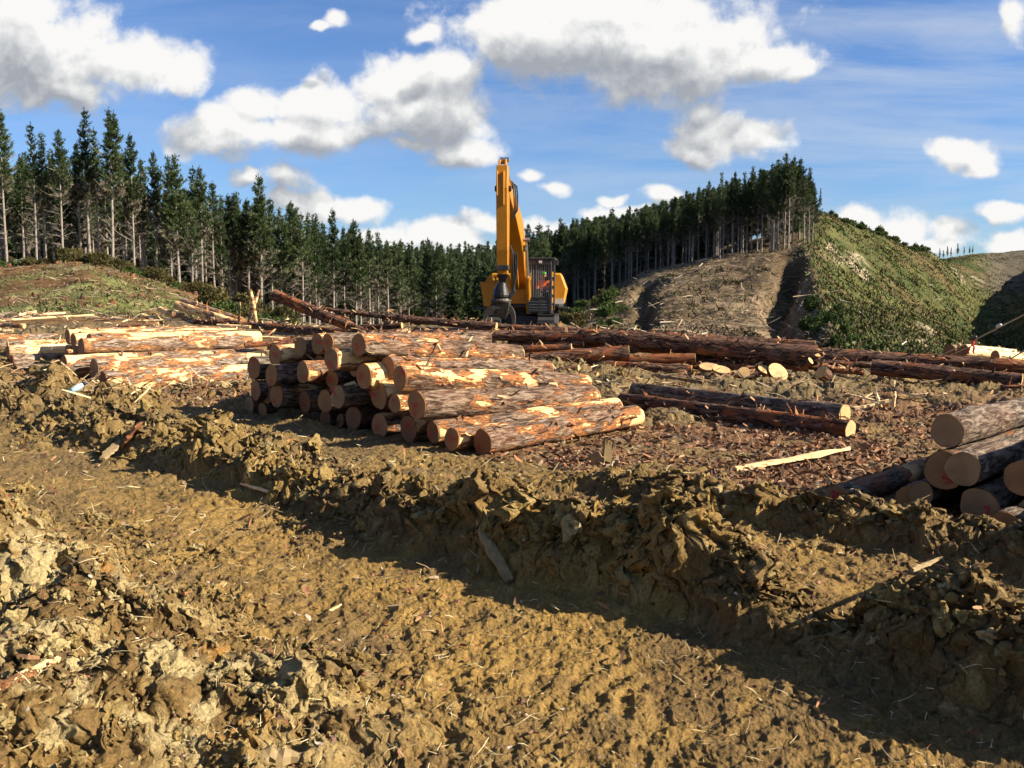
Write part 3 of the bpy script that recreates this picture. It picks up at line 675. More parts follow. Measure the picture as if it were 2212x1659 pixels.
named = [  # px, top, d, variant, label
 (24,240,90,1,'tall pine at the left edge of the photo with a bare pale trunk'),
 (87,266,91,3,'pine with a narrow open crown and thin bare trunk on the left hill'),
 (144,281,91,5,'pine with wide grey dead lower branches above the olive bushes on the left hill'),
 (202,235,93,3,'very slender pine rising highest beside the double topped pine'),
 (250,236,92,6,'tallest full pine on the left hill with a double top'),
 (296,289,95,0,'pine with thick dead forked limbs low on its trunk beside the double topped pine'),
 (392,335,98,2,'twin crowned pine at the right foot of the left hill'),
 (441,360,101,0,'pine with pale trunk standing just left of the broken stump logs'),
 (565,379,108,4,'lone spire topped pine rising above its neighbours behind the upright sticks'),
 (721,452,118,4,'narrow pine pointing above the treetops right of the raised log'),
 (1763,405,205,7,'lone pine standing apart on the crest of the green ridge'),
 (1688,330,152,0,'tallest pine at the right end of the ridge stand'),
 (1551,372,155,7,'thin pine spire rising above the middle of the ridge stand'),
]
for a in named: pine_px(*a)
for px, top, d, v in [(107,287,94,7),(184,307,97,1),(220,277,96,3),(345,326,99,0),(375,338,103,2),(427,360,105,3),(467,393,107,1),(-20,300,92,0),(-55,280,95,1),(3,330,99,5),(60,345,100,7),(130,340,101,3),(165,350,102,1),(275,330,99,2),(320,345,102,5),(500,420,109,0)]:
    pine_px(px, top, d, v, LAB_L, G_L)
for i in range(46):
    px = random.uniform(-90, 520); d = random.uniform(97, 128); top = np.interp(px, [-90, 200, 300, 520], [330, 325, 355, 430]) + random.uniform(-5, 45)
    pine_px(px, top, d, random.choice([8, 9, 2, 4, 9, 0]), LAB_L, G_L)
for px, top, d, v in [(515,418,112,2),(636,437,115,4),(668,472,117,3),(633,437,119,0),(769,475,124,4),(799,495,126,0),(819,502,130,7),(867,517,120,4),(924,515,150,4),(590,430,113,5),(610,450,111,2),(700,480,122,1),(745,490,121,0),(780,500,119,2),(840,520,128,5),(655,460,110,3),(540,430,110,0),(690,490,116,2)]:
    pine_px(px, top, d, v, LAB_C, G_C)
for i in range(100):
    px = random.uniform(520, 1180); d = random.uniform(112, 260) if px > 700 else random.uniform(112, 150)
    x = (px - CX) / F * d; H = random.uniform(12.5, 16.5)
    z0 = float(hill_z(np.array([x]), np.array([d]))[0]); topy = 645 - (z0 + H - 2) * F / d
    lim = np.interp(px, [520, 700, 870, 1060, 1180], [420, 465, 522, 533, 500])
    if topy < lim: H -= (lim + random.uniform(0, 16) - topy) * d / F
    if H < 6: continue
    pine(random.choice([0, 8, 2, 4, 4, 9]), x, d, H, LAB_C, G_C)
tops = [(1141,484),(1166,484),(1208,472),(1238,472),(1283,469),(1320,449),(1357,444),(1392,440),(1424,434),(1452,425),(1479,412),(1505,402),(1526,390),(1581,370),(1600,372),(1618,360),(1640,366),(1660,352),(1705,338),(1720,342),(1738,362),(1748,395),(1672,345)]
edge_d = lambda px: np.interp(px, [1140, 1240, 1330, 1400, 1560, 1660, 1720, 1750], [182, 170, 164, 160, 155, 151, 149, 155])
for i, (px, top) in enumerate(tops): pine_px(px, top, edge_d(px) + random.uniform(2, 12), [0, 1, 7, 2, 5, 3][i % 6], LAB_R, G_R)
tx, ty = [p[0] for p in tops[:22]], [p[1] for p in tops[:22]]
for i in range(92):
    px = 1150 + 590 * min(1, max(0, (i + random.gauss(0, 2.2)) / 92)); d = edge_d(px) + (random.uniform(0.5, 4) if i % 2 else random.uniform(4, 26))
    pine_px(px, np.interp(px, tx, ty) + random.uniform(10, 48), d, random.choice([0, 1, 3, 5, 5, 7] if i % 2 else [8, 9, 2, 4]), LAB_R, G_R)
# pines on the far skyline
for px, top in [(2022,536),(2038,532),(2046,535),(2060,526),(2074,535),(2086,533),(2092,538),(2030,541)]:
    pine_px(px, top - 1, 372, 4, 'tiny dark pine on the far skyline behind the green ridge', 'small pines on the far skyline')
# the far wood reads as one mass
TV, TF, CV, CF, BR = pine_parts(77, hb=.12, Rm=2.3, dens=.42, deadn=0, K=6, csize=2.3)
Vs, Fs, k = [], [], 0
for i in range(1080):
    px = random.uniform(640, 1330); d = random.uniform(150, 372)
    if px > 1130: d = random.uniform(205, 340)
    if i >= 620: px = random.uniform(-120, 640); d = random.uniform(128, 190)
    if i >= 800: px = random.uniform(1150, 1745); d = edge_d(px) + random.uniform(10, 50)
    x = (px - CX) / F * d; H = random.uniform(10, 14.5); z0 = float(hill_z(np.array([x]), np.array([d]))[0])
    lim = np.interp(px, [-120, 250, 330, 480, 640, 870, 1060, 1180, 1330, 1479, 1600, 1700, 1735], [350, 340, 375, 430, 500, 527, 530, 492, 470, 432, 390, 362, 400]); topy = 645 - (z0 + H - 2) * F / d
    if topy < lim: H -= (lim + random.uniform(-6, 10) - topy) * d / F
    if H < 5: continue
    a = random.uniform(0, 6.28); s = H / 16; ca, sa = math.cos(a) * s, math.sin(a) * s
    Vs.append(np.stack([CV[:, 0] * ca - CV[:, 1] * sa + x, CV[:, 0] * sa + CV[:, 1] * ca + d, CV[:, 2] * s + z0], 1)); Fs.append(CF + k); k += len(CV)
tag(link('distant_forest', mesh_np('distant_forest', np.concatenate(Vs), np.concatenate(Fs)), [M['needles_far']]), 'distant dark pine forest filling the valley slope', kind='stuff')

# ------------------------------------------------------------------ shrubs, stumps
def shrub_thing(seed, m, h=1.6, w=1.3, n=230, spiky=.55):
    r = np.random.default_rng(seed); o = empty('shrub')
    stems = []
    for k in range(7):
        a = r.uniform(0, 6.28); stems.append(np.stack([np.zeros(3), [math.cos(a) * w * .2, math.sin(a) * w * .2, h * .45], [math.cos(a) * w * .4, math.sin(a) * w * .4, h * .85]]))
    V, Fq = cone_strips(np.array(stems), np.array([[.03, .02, .008]] * 7), 4); link('stem', mesh_np('shrub_stem', V, Fq), [M['pine_bark']], o)
    u = r.normal(size=(n, 3)); u /= np.linalg.norm(u, axis=1)[:, None]; rad = r.uniform(.35, 1, n) ** .5 * (1 + .25 * np.sin(u[:, 0] * 5 + seed) * np.cos(u[:, 1] * 4))
    P = u * rad[:, None] * np.array([w * .6, w * .6, h * .5]) + [0, 0, h * .55]
    P = np.repeat(P, 7, 0); N = np.repeat(u, 7, 0); D = N * .6 + r.normal(0, spiky, P.shape) + [0, 0, .45]; D /= np.linalg.norm(D, axis=1)[:, None]
    V, Fb = blades(P, D, r.uniform(.16, .36, len(P)), r.uniform(.05, .11, len(P)), seed, .2)
    link('foliage', mesh_np('shrub_foliage', V, Fb), [m], o)
    return tag(o, None, 'shrub')
SH = [shrub_thing(31, M['shrub'], 1.7, 1.6), shrub_thing(32, M['shrub'], 1.3, 1.8), shrub_thing(33, M['shrub_green'], 1.0, 1.5), shrub_thing(34, M['shrub_green'], 1.5, 1.1)]
s_used = set()
def shrub(v, px, d, sc, label, group):
    x = (px - CX) / F * d; first = v not in s_used; s_used.add(v)
    return dup(SH[v], (x, d, float(hill_z(np.array([x]), np.array([d]))[0]) - .1), random.uniform(0, 6.28), sc, label, group, first)
for i in range(34):
    px = np.interp(i, [0, 20, 33], [-30, 260, 480]) + random.uniform(-9, 9); d = np.interp(px, [-30, 200, 300, 400, 480], [88, 87, 91, 94, 98]) + random.uniform(-.5, 3)
    shrub(random.choice([0, 0, 1, 1, 2]) if px > 60 else random.choice([1, 2]), px, d, random.uniform(.45, 1.0), 'olive green bush under the pines along the crest of the left hill', 'bushes along the left hill crest')
for i in range(16):
    px = random.uniform(440, 640); shrub(random.choice([0, 1, 2]), px, random.uniform(60, 98), random.uniform(.7, 1.35), 'olive bush at the edge of the valley behind the leaning log', 'bushes at the valley edge')
for i in range(22):
    px = random.uniform(1215, 1345); d = np.interp(px, [1215, 1280, 1345], [150, 158, 152]) - random.uniform(0, 55)
    shrub(random.choice([2, 3, 3, 0]), px, d, random.uniform(.8, 1.7), 'green bush on the slope below the right hand pines', 'bushes below the right hand pines')
for i in range(18):
    px = random.uniform(1700, 1840); d = random.uniform(66, 110); shrub(random.choice([2, 3, 3]), px, d, random.uniform(.6, 1.25), 'green bush in the shaded gully of the right spur', 'bushes in the gully')
for i in range(26):
    t_ = random.random(); px = 1778 + 215 * t_; shrub(random.choice([2, 3]), px, np.interp(px, [1778, 1850, 1900, 2000], [206, 214, 225, 262]) + random.uniform(-3, 3), random.uniform(.7, 1.4), 'small bush on the skyline of the green ridge', 'bushes on the ridge skyline')
def stump_thing(seed):
    o = empty('tree_stump'); r = random.Random(seed); n = 14; k = [1 + r.uniform(-.12, .14) for _ in range(n)]
    b = MB(); b.loft([[(math.cos(6.283 * j / n) * k[j] * q, math.sin(6.283 * j / n) * k[j] * q, z) for j in range(n)] for q, z in ((.34, -.15), (.27, .08), (.24, .24))], cap=False)
    b.build('stump_bark', M['bark_stem'], o, True)
    b = MB(); b.loft([[(math.cos(6.283 * j / n) * k[j] * .23, math.sin(6.283 * j / n) * k[j] * .23, z) for j in range(n)] for z in (.23, .25)]); b.build('cut_face', M['wood_fresh'], o)
    return tag(o, None, 'stump')
ST = stump_thing(3); first = True
for px, py in [(20,573),(66,568),(124,566),(165,571),(200,562),(68,592),(74,634),(25,643),(88,603),(319,604),(358,622),(421,633),(287,596),(100,589),(243,655),(215,660),(140,648),(305,640),(180,640),(262,622)]:
    best = None
    for d in np.linspace(50, 108, 140):
        p = at(px, py, d); e = p.z - float(hill_z(np.array([p.x]), np.array([d]))[0])
        if best is None and e < .12: best = (p.x, d, p.z)
    if best is None: continue
    x, d, _ = best
    dup(ST, (x, d, float(hill_z(np.array([x]), np.array([d]))[0])), random.uniform(0, 6), random.uniform(.5, .95), 'pale topped cut tree stump on the cleared left hillside', 'stumps on the left hillside', first); first = False
# ------------------------------------------------------------------ logs
GLYPH = {'1': [[(0, .75), (.3, 1), (.3, 0)]], '5': [[(.75, 1), (.1, 1), (.05, .58), (.5, .62), (.75, .35), (.55, .02), (.05, .06)]], 'U': [[(.05, 1), (.08, .2), (.4, 0), (.7, .2), (.72, 1)]],
         '7': [[(.05, 1), (.75, 1), (.3, 0)]], '6': [[(.7, .95), (.25, .75), (.05, .3), (.35, 0), (.7, .2), (.6, .48), (.1, .4)]], '9': [[(.7, .6), (.35, .5), (.08, .75), (.35, 1), (.7, .85), (.65, .1)]],
         'K': [[(.08, 1), (.08, 0)], [(.7, 1), (.1, .5), (.72, 0)]], 'X': [[(0, 0), (.7, 1)], [(0, 1), (.7, 0)]], 'E': [[(.7, 1), (.08, 1), (.08, 0), (.7, 0)], [(.08, .52), (.6, .52)]], 'P': [[(.08, 0), (.08, 1), (.65, .95), (.68, .6), (.1, .5)]], 'T': [[(0, 1), (.75, 1)], [(.38, 1), (.38, 0)]]}
def glyph_quads(rows, size, cy, cz, ang, x):
    V, Fq = [], []
    ca, sa = math.cos(ang), math.sin(ang)
    for ri, row in enumerate(rows):
        for ci, ch in enumerate(row):
            for line in GLYPH.get(ch, []):
                for (a, b), (c, d) in zip(line[:-1], line[1:]):
                    p = [(ci - len(row) / 2) * .95 + a * .95, (len(rows) / 2 - ri - 1) * 1.15 + b]; q = [(ci - len(row) / 2) * .95 + c * .95, (len(rows) / 2 - ri - 1) * 1.15 + d]
                    dx, dy = q[0] - p[0], q[1] - p[1]; l = math.hypot(dx, dy) + 1e-6; nx, ny = -dy / l * .125, dx / l * .125
                    b0 = len(V)
                    for (u, v) in ((p[0] + nx, p[1] + ny), (p[0] - nx, p[1] - ny), (q[0] - nx, q[1] - ny), (q[0] + nx, q[1] + ny)):
                        u *= size; v *= size; V.append((x, -(u * ca - v * sa) + cy, u * sa + v * ca + cz))
                    Fq.append((b0, b0 + 1, b0 + 2, b0 + 3))
    return V, Fq
_ls = [100]
def make_log(p0, p1, r0, r1, label, bark='bark_pile', e0='wood', e1='wood_fresh', marks=None, stubs=0, group=None, name='log', cat='log', shags=0, bow=0.0, broken=None):
    p0, p1 = Vector(p0), Vector(p1); L = (p1 - p0).length; _ls[0] += 1; seed = _ls[0]
    r = random.Random(seed); N = 28; S = max(6, min(90, int(L / .11)))
    ph = [r.uniform(0, 6.28) for _ in range(5)]; am = [r.uniform(.0, .05), r.uniform(.0, .045), r.uniform(.0, .03)]
    prof = np.array([1 + am[0] * math.cos(2 * a + ph[0]) + am[1] * math.cos(3 * a + ph[1]) + am[2] * math.cos(5 * a + ph[2]) for a in np.linspace(0, 2 * math.pi, N, endpoint=False)])
    xs = np.linspace(0, L, S + 1); th = np.linspace(0, 2 * math.pi, N, endpoint=False)
    A, B = np.meshgrid(xs, th, indexing='ij')
    rad = (r0 + (r1 - r0) * A / L) * prof[None]
    dn = fbm(A * 2.2 + seed * 7.1, np.cos(B) * 2.2 + np.sin(B) * 3.1 + seed, seed, 4) * .22 + fbm(A * 5 + seed, B * 9, seed + 3, 3) * .06
    endf = np.minimum(A, L - A); rad = rad * (1 + dn * np.clip(endf / .25, .25, 1))
    for k in range(int(L / .9)):          # knot swellings
        kx, ka = r.uniform(.1 * L, .95 * L), r.uniform(0, 6.28); dd = ((A - kx) / .12) ** 2 + (np.angle(np.exp(1j * (B - ka))) / .5) ** 2
        rad = rad * (1 + r.uniform(.04, .2) * np.exp(-dd))
    bw = np.sin(A / L * math.pi) * bow
    V = np.stack([A, rad * np.cos(B), rad * np.sin(B) + bw], -1)
    if broken is not None:               # torn, splintered far end
        q = np.array([r.uniform(-.05, .5) for _ in range(N)]); V[-1, :, 0] += q * broken; V[-2, :, 0] += q * broken * .4
    V = V.reshape(-1, 3)
    i = np.arange(S)[:, None] * N; j = np.arange(N)[None]
    Fq = np.stack([i + j, i + (j + 1) % N, i + N + (j + 1) % N, i + N + j], -1).reshape(-1, 4)
    Vl, Fl = [V], [Fq]; kk = len(V)
    def strips(n, fn):
        nonlocal kk
        pp, rr = [], []
        for _ in range(n): a, b = fn(); pp.append(a); rr.append(b)
        if pp:
            v, f = cone_strips(np.array(pp), np.array(rr), 5); Vl.append(v); Fl.append(f + kk); kk += len(v)
    def stub():
        x = r.uniform(.1, .95) * L; a = r.uniform(-.6, 3.7); R0 = r0 + (r1 - r0) * x / L; d = np.array([r.uniform(.1, .8), math.cos(a), math.sin(a)]); l = r.uniform(.08, .3)
        o = np.array([x, math.cos(a) * R0 * .85, math.sin(a) * R0 * .85]); return np.stack([o, o + d * l * .5, o + d * l]), [r.uniform(.02, .045), .022, .012]
    strips(stubs, stub)
    o = empty(name, p0); o.rotation_mode = 'QUATERNION'; o.rotation_quaternion = (p1 - p0).to_track_quat('X', 'Z')
    me = mesh_np('log_bark', np.concatenate(Vl), np.concatenate(Fl), smooth=True); link('bark', me, [M[bark]], o)
    if shags:                             # loose strips of bark and splinters sticking off the stem
        x = np.array([r.uniform(.02, .98) * L for _ in range(shags)]); a = np.array([r.uniform(-.7, 3.84) for _ in range(shags)]); R0 = r0 + (r1 - r0) * x / L
        rg = np.random.default_rng(seed); D = np.stack([rg.uniform(-1, 1, shags), np.cos(a) * rg.uniform(.0, .5, shags), np.sin(a) * rg.uniform(0.0, .6, shags) + .08], 1); D /= np.linalg.norm(D, axis=1)[:, None]
        lw = rg.uniform(.08, .34, shags)
        v, f = blades(np.stack([x, np.cos(a) * R0 * 1.02, np.sin(a) * R0 * 1.02 + .01], 1), D, lw, rg.uniform(.015, .06, shags), seed, .5)
        ms = mesh_np('bark_strip', v, f); c = np.array([(.24, .11, .055), (.4, .2, .09), (.15, .075, .04), (.55, .36, .18)])[rg.integers(0, 4, shags)]; add_color(ms, np.repeat(c, 6, 0))
        q = link('bark_strips', ms, [M['litter']], o); q['kind'] = 'stuff'
    for e, (x, em) in enumerate(((0, e0), (L, e1))):
        if em is None: continue
        ring = V[:N] if e == 0 else V[-N:]
        jag = np.array([1 + r.uniform(-.032, .006) for _ in range(N)]) * .985
        sgn = -1 if e == 0 else 1
        slant = r.uniform(-.06, .06), r.uniform(-.06, .06)
        vs = [(x + sgn * .012 + sgn * (slant[0] * p[1] + slant[1] * p[2]), p[1] * k, p[2] * k) for p, k in zip(ring, jag)]
        if broken is not None and e == 1: vs = [(p[0] - .04, p[1] * .96, p[2] * .96) for p in ring]
        vs2 = [(v[0] - sgn * .05, v[1], v[2]) for v in vs]
        b = MB(); c = len(vs); ctr = tuple(np.mean(np.array(vs), 0)) if broken is None or e == 0 else (x - .25, 0, 0)
        b.add(vs + [ctr], [((j, (j + 1) % c, c) if e else ((j + 1) % c, j, c)) for j in range(c)])
        b.add(vs + vs2, [((j, j + c, (j + 1) % c + c, (j + 1) % c)) for j in range(c)])
        if e == 0 and marks:
            rows, ang, oy, oz = marks; rr_ = r0
            gv, gf = glyph_quads(rows, rr_ * .4, oy * rr_, oz * rr_, ang, 0); gv = [(-.017 - (slant[0] * v[1] + slant[1] * v[2]), v[1], v[2]) for v in gv]
            b.cur = 1; b.add(gv, gf)
        b.build('cut_face', [M[em], M['paint_red']], o)
    tag(o, label, cat, group); return o
AX = Vector((Q, Q, 0))
def on_plane(px, py, s):      # where the ray meets the stack's face plane x+y = s*sqrt2
    rr = ray(px, py); k = s / (Q * (rr.x + rr.y)); return Vector((rr.x * k, rr.y * k, CAMZ + rr.z * k))
def pile_log(px, py, hh, ds, label, far=None, rfar=None, L=3.45, s0=8.1, yaw=0.0, drop=0.0, marks=None, **kw):
    p = on_plane(px, py, s0 + ds); rad = hh * p.y / F
    if far: q = on_plane(far[0], far[1], s0 + ds + L)
    else:
        a = R(45 + yaw); q = p + Vector((math.cos(a), math.sin(a), 0)) * L + Vector((0, 0, drop))
    return make_log(p, q, rad, rfar or rad * random.uniform(.9, 1.02), label, marks=marks, **kw)
GP = 'logs of the central stack'
cs = 'in the central stack'
D_ = R(90)
PILE = [ # px,py,half height,shift,label,far,marks,end,bark
 (775.5,745,24.5,-.05,'long top log '+cs+', its grey bark running away to the right',(1118,766),(['5','1'],.3,.1,-.25),'wood','bark_pile'),
 (709,741,22,.2,'round log behind the pair at the top of the central stack, touching its twin',None,(['56'],.4,.1,.1),'wood','bark_pile'),
 (687,743,23,.25,'tall oval log topping the central stack with a red mark near its upper rim',None,(['51','6'],1.4,-.2,.3),'wood_grey','bark_pile'),
 (650,749,22,.15,'pale muddy log atop the central stack, left of the oval pair',None,None,'wood_grey','bark_pile'),
 (595,768,24,-.05,'upper left log '+cs+' with a bold red central mark',None,(['35','U'],1.5,-.15,.0),'wood','bark_pile'),
 (717,777,26.5,-.3,'pale log jutting out below the oval pair of the central stack, red mark low down',None,(['51','5'],.9,0,-.4),'wood_grey','bark_pile'),
 (549,795,25.5,0,'leftmost big log '+cs+' with a dark rim and faint red mark',None,(['15'],.6,-.2,.6),'wood','bark_right'),
 (587,811,24.5,-.3,'log jutting out under the upper left log with a sunlit strip of grey bark',None,(['U1'],.9,-.1,-.5),'wood','bark_right'),
 (655,804,24.5,-.15,'narrow grey faced log '+cs+' with a notch in its lower rim',None,(['5U'],.5,-.3,-.4),'wood_grey','bark_pile'),
 (718,819,22,.2,'recessed log '+cs+' behind and below the jutting pale log',None,(['51','U'],1.2,.2,0),'wood','bark_stem'),
 (787,813,28,-.2,'log '+cs+' under the long top log, red mark left of centre',None,(['96'],1.4,.4,0),'wood','bark_pile'),
 (838,794,24,.1,'round log '+cs+' tucked behind the log marked at its upper right',(1180,799),None,'wood','bark_pile'),
 (864,816,27.5,-.05,'log '+cs+' with a red mark at its upper right',(1262,829),(['E','5'],1.0,-.55,.5),'wood','bark_pile'),
 (819,855,30,-.05,'large round pale log '+cs+' with a red mark at its left edge',None,(['UT','X'],1.2,.72,.2),'wood','bark_pile'),
 (854,872,21,-.1,'small log '+cs+' with a clear red mark, between two larger logs',None,(['UT','Y'],.1,.0,.2),'wood','bark_pile'),
 (901,875,32,-.3,'largest dark rimmed log at the right of the central stack with a peeled side',(1277,857),(['TP','U'],0.,.1,-.3),'wood','bark_pile'),
 (731,857,25.5,-.3,'pale log jutting from mid height of the central stack with sunlit bark',None,(['51','5'],.7,.55,.5),'wood_grey','bark_right'),
 (703,867,25.5,.0,'orange faced log '+cs+' tucked left of the pale jutting log',None,None,'wood','bark_stem'),
 (659,868,25,.05,'orange brown log '+cs+' with a dark red blot and muddy base',None,(['7U'],1.3,.0,-.2),'wood_red','bark_pile'),
 (598,854,26.5,-.2,'oval log low on the left of the central stack with peeled bark behind',None,(['U'],.5,.35,-.4),'wood','bark_pile'),
 (578,854,20,.15,'partly hidden log behind the oval log at the lower left of the central stack',None,None,'wood','bark_stem'),
 (553,843,21.5,.0,'small brown log under the leftmost big log of the central stack',None,(['7'],.3,.1,.0),'wood','bark_right'),
 (539,876,19.5,.05,'grey muddy log at the bottom left corner of the central stack',None,None,'wood_grey','bark_right'),
 (568,886,17,.1,'orange faced half buried log at the bottom left of the central stack',None,None,'wood','bark_stem'),
 (704,903,19,.2,'dark shaded log in the bottom row under the orange faced log',None,None,'wood_red','bark_stem'),
 (736,908,15,.15,'small dark half buried log in the bottom row of the central stack',None,None,'wood_red','bark_stem'),
 (764,903,28,.0,'mud smeared reddish log in the bottom row of the central stack',None,None,'wood_red','bark_stem'),
 (821,919,27.5,-.05,'orange oval log in the bottom row of the central stack with a vertical crack',None,(['P'],.4,.3,-.2),'wood','bark_pile'),
 (883,927,29,-.05,'dark stained log in the bottom row below the largest dark rimmed log',None,(['U5'],.8,.0,.3),'wood_red','bark_pile'),
 (936,933,26,-.05,'red brown squarish log in the bottom row, third from the right',(1330,880),(['U5'],.9,.3,-.1),'wood_red','bark_pile'),
 (977,949,26,-.2,'pale faced log with a red mark in the bottom row, second from the right',None,(['UT','K'],D_,-.1,.2),'wood','bark_pile'),
 (1043,955,28,.0,'dark faced log at the bottom right corner of the central stack, peeled yellow side',(1374,899),(['K'],.2,.3,-.4),'wood_red','bark_pile'),
]
for (px, py, hh, ds, lab, far, mk, em, bk) in PILE:
    pile_log(px, py, hh, ds, lab, far=far, marks=mk, e0=em, e1='wood_fresh', bark=bk, group=GP, stubs=random.choice([0, 1, 2]), yaw=random.uniform(-1.2, 1.2), drop=-.05, shags=24)
# more logs inside and behind the top of the stack, seen only along their backs
for t_, z_, lab in ((11.9, .95, 'log on top of the central stack hidden behind the front faces, bark peeled yellow'), (10.9, .72, 'peeled log lying along the shoulder of the central stack'), (12.9, .92, 'log at the back of the central stack with patchy grey bark')):
    p = Vector((8.45 * Q - t_ * Q, 8.45 * Q + t_ * Q, z_)); make_log(p, p + AX * 3.2, .17, .16, lab, group=GP, shags=20)
# ---- stack on the left
GL = 'logs of the left stack'; ls = 'of the left log stack'
LEFT = [
 (224,828,26.5,0,'front bottom log '+ls+', a red dot on its thin brown end',3.45,'bark_left','wood_red',(['7'],.2,.1,.0)),
 (204,800,26,.1,'large round faced log '+ls+' behind the front bottom log',3.5,'bark_left','wood_grey',None),
 (139,789,22,-.3,'log with a brown oval end jutting left of the round faced log',4.7,'bark_left','wood_red',None),
 (163,758,14,.35,'cream peeled log with a dark stubby end on top '+ls,4.6,'bare_log','wood_red',None),
 (165,813,14,.2,'small brown log end in the dark under the jutting log',3.4,'bark_stem','wood_red',None),
 (150,821,11,.25,'smallest log end half sunk in mud beside the small brown log end',3.4,'bark_stem','wood_red',None),
 (121,818,12.5,.1,'grey log end behind the mud heap '+ls,3.4,'bark_right','wood_grey',None),
 (35,804,17,-.2,'lower log near the left edge with a brown end above the mud heap',3.6,'bark_left','wood_red',None),
 (27,781,15,.0,'brown ended log near the left edge below the cream peeled log',3.8,'bark_left','wood_red',None),
 (16,788,13,.2,'dark log end tucked at the left edge behind the brown ended log',3.6,'bark_stem','wood_red',None),
 (17,760,14.5,.15,'long cream peeled log starting near the left edge '+ls,4.6,'bare_log','wood_red',None),
 (17,744,8,.5,'thin white ended log on top near the left edge',3.2,'bark_left','wood_fresh',None),
 (21,824,10,.1,'small muddy log end at the foot '+ls+' near the left edge',3.3,'bark_right','wood_grey',None),
 (-60,742,18,.3,'grey barked log with orange patches along the top '+ls,6.0,'bark_left','wood',None),
 (-20,800,22,.1,'dark log at the left edge of the photo in shade',3.6,'bark_stem','wood_red',None),
 (-60,775,18,.2,'log cut off by the left edge of the photo, upper row',3.6,'bark_left','wood',None),
 (-45,822,16,.05,'log cut off by the left edge of the photo, bottom row',3.4,'bark_left','wood',None),
]
for (px, py, hh, ds, lab, L, bk, em, mk) in LEFT:
    pile_log(px, py, hh, ds, lab, L=L, s0=7.55, bark=bk, e0=em, marks=mk, group=GL, yaw=random.uniform(-1.2, 1.2), shags=16, stubs=1)
for i, (t_, s_, z_, L, r_) in enumerate([(21.7, 7.9, .92, 4.2, .2), (22.3, 8.3, 1.0, 4.4, .19), (23.0, 8.2, 1.0, 4.6, .18), (23.7, 8.6, 1.02, 4.4, .18), (24.5, 8.6, 1.03, 4.6, .18), (25.4, 8.9, 1.03, 4.6, .17), (26.2, 9.4, 1.05, 4.2, .17), (22.6, 7.9, .62, 4.4, .2), (24.0, 8.4, .66, 4.4, .2), (25.0, 9.0, .66, 4.2, .18)]):
    p = Vector((s_ * Q - t_ * Q, s_ * Q + t_ * Q, z_)); q = p + AX * L + Vector((0, 0, -.05))
    lab = ['first', 'second', 'third', 'fourth', 'fifth', 'sixth', 'seventh', 'eighth', 'ninth', 'tenth'][i] + ' log back along the patchy upper side of the left stack' if i < 7 else ['lower inner log of the left stack near its front', 'lower inner log of the left stack at its middle', 'lower inner log of the left stack at its back'][i - 7]
    make_log(p, q, r_, r_ * .95, lab, 'bark_left', 'wood', 'wood_fresh', group=GL, shags=12, stubs=1)
# ---- stack on the right
GR = 'logs of the right stack'
RIGHT = [
 (2047,931,36.5,.15,'topmost log of the right stack with a grained grey face and sunlit bark',4.2,'bark_right','wood_grey',None),
 (2040,1016,44,.05,'large reddish log of the right stack under the topmost log',4.0,'bark_right','wood',(['5K'],.2,-.35,-.35)),
 (2081,1013,38,-.2,'tan log overlapping the large reddish log of the right stack',4.0,'bark_right','wood_grey',None),
 (1811,1077,29,.0,'leftmost log of the right stack lying on the ground with red writing',3.6,'bark_right','wood',(['5K','TU'],.0,.1,.15)),
 (1991,1066,27,.1,'small muddy tan log between the reddish log and the leftmost log',3.8,'bark_right','wood_grey',None),
 (2117,1095,43,-.05,'big pale log of the right stack tilted low near the photo edge',3.8,'bark_right','wood_grey',(['7'],.2,-.4,-.1)),
 (2171,1133,30,-.3,'half buried log with a dark crack at the bottom of the right stack',3.6,'bark_right','wood',None),
 (2210,1033,40,-.05,'log of the right stack cut by the photo edge at mid height',3.8,'bark_right','wood',None),
 (2235,1110,34,.05,'log of the right stack cut by the photo edge at the bottom',3.8,'bark_right','wood_grey',None),
]
for (px, py, hh, ds, lab, L, bk, em, mk) in RIGHT:
    pile_log(px, py, hh, ds, lab, L=L, s0=8.45, bark=bk, e0=em, marks=mk, group=GR, yaw=random.uniform(-.6, .6))
for t_, z_, r_ in ((2.15, .62, .22), (1.65, .25, .22), (1.2, .65, .24), (1.85, 1.0, .2), (.6, .25, .25), (.75, 1.05, .22), (.1, .65, .22), (3.35, .14, .14)):
    p = Vector((8.45 * Q - t_ * Q, 8.45 * Q + t_ * Q, z_)) + AX * random.uniform(0, .4)
    make_log(p, p + AX * 4.2, r_, r_ * .95, 'unseen barked log of the right stack, out of view, shading its near end', 'bark_right', group=GR)
# the same stack goes on unseen right of the picture, added to shade its near end
for t_, z_, r_ in ((-.35, .22, .22), (-.8, .22, .22), (-1.25, .22, .22), (-.55, .6, .22), (-1.0, .6, .22), (-.5, 1.0, .22), (-.95, 1.0, .22), (-.7, 1.38, .21), (-1.15, 1.38, .21), (-.9, 1.75, .2), (-.75, 2.08, .19)):
    p = Vector((8.6 * Q - t_ * Q, 8.6 * Q + t_ * Q, z_)) + AX * random.uniform(0, .3)
    make_log(p, p + AX * 4.4, r_, r_ * .95, 'unseen barked log of the right stack, out of view, shading its near end', 'bark_right', group=GR)
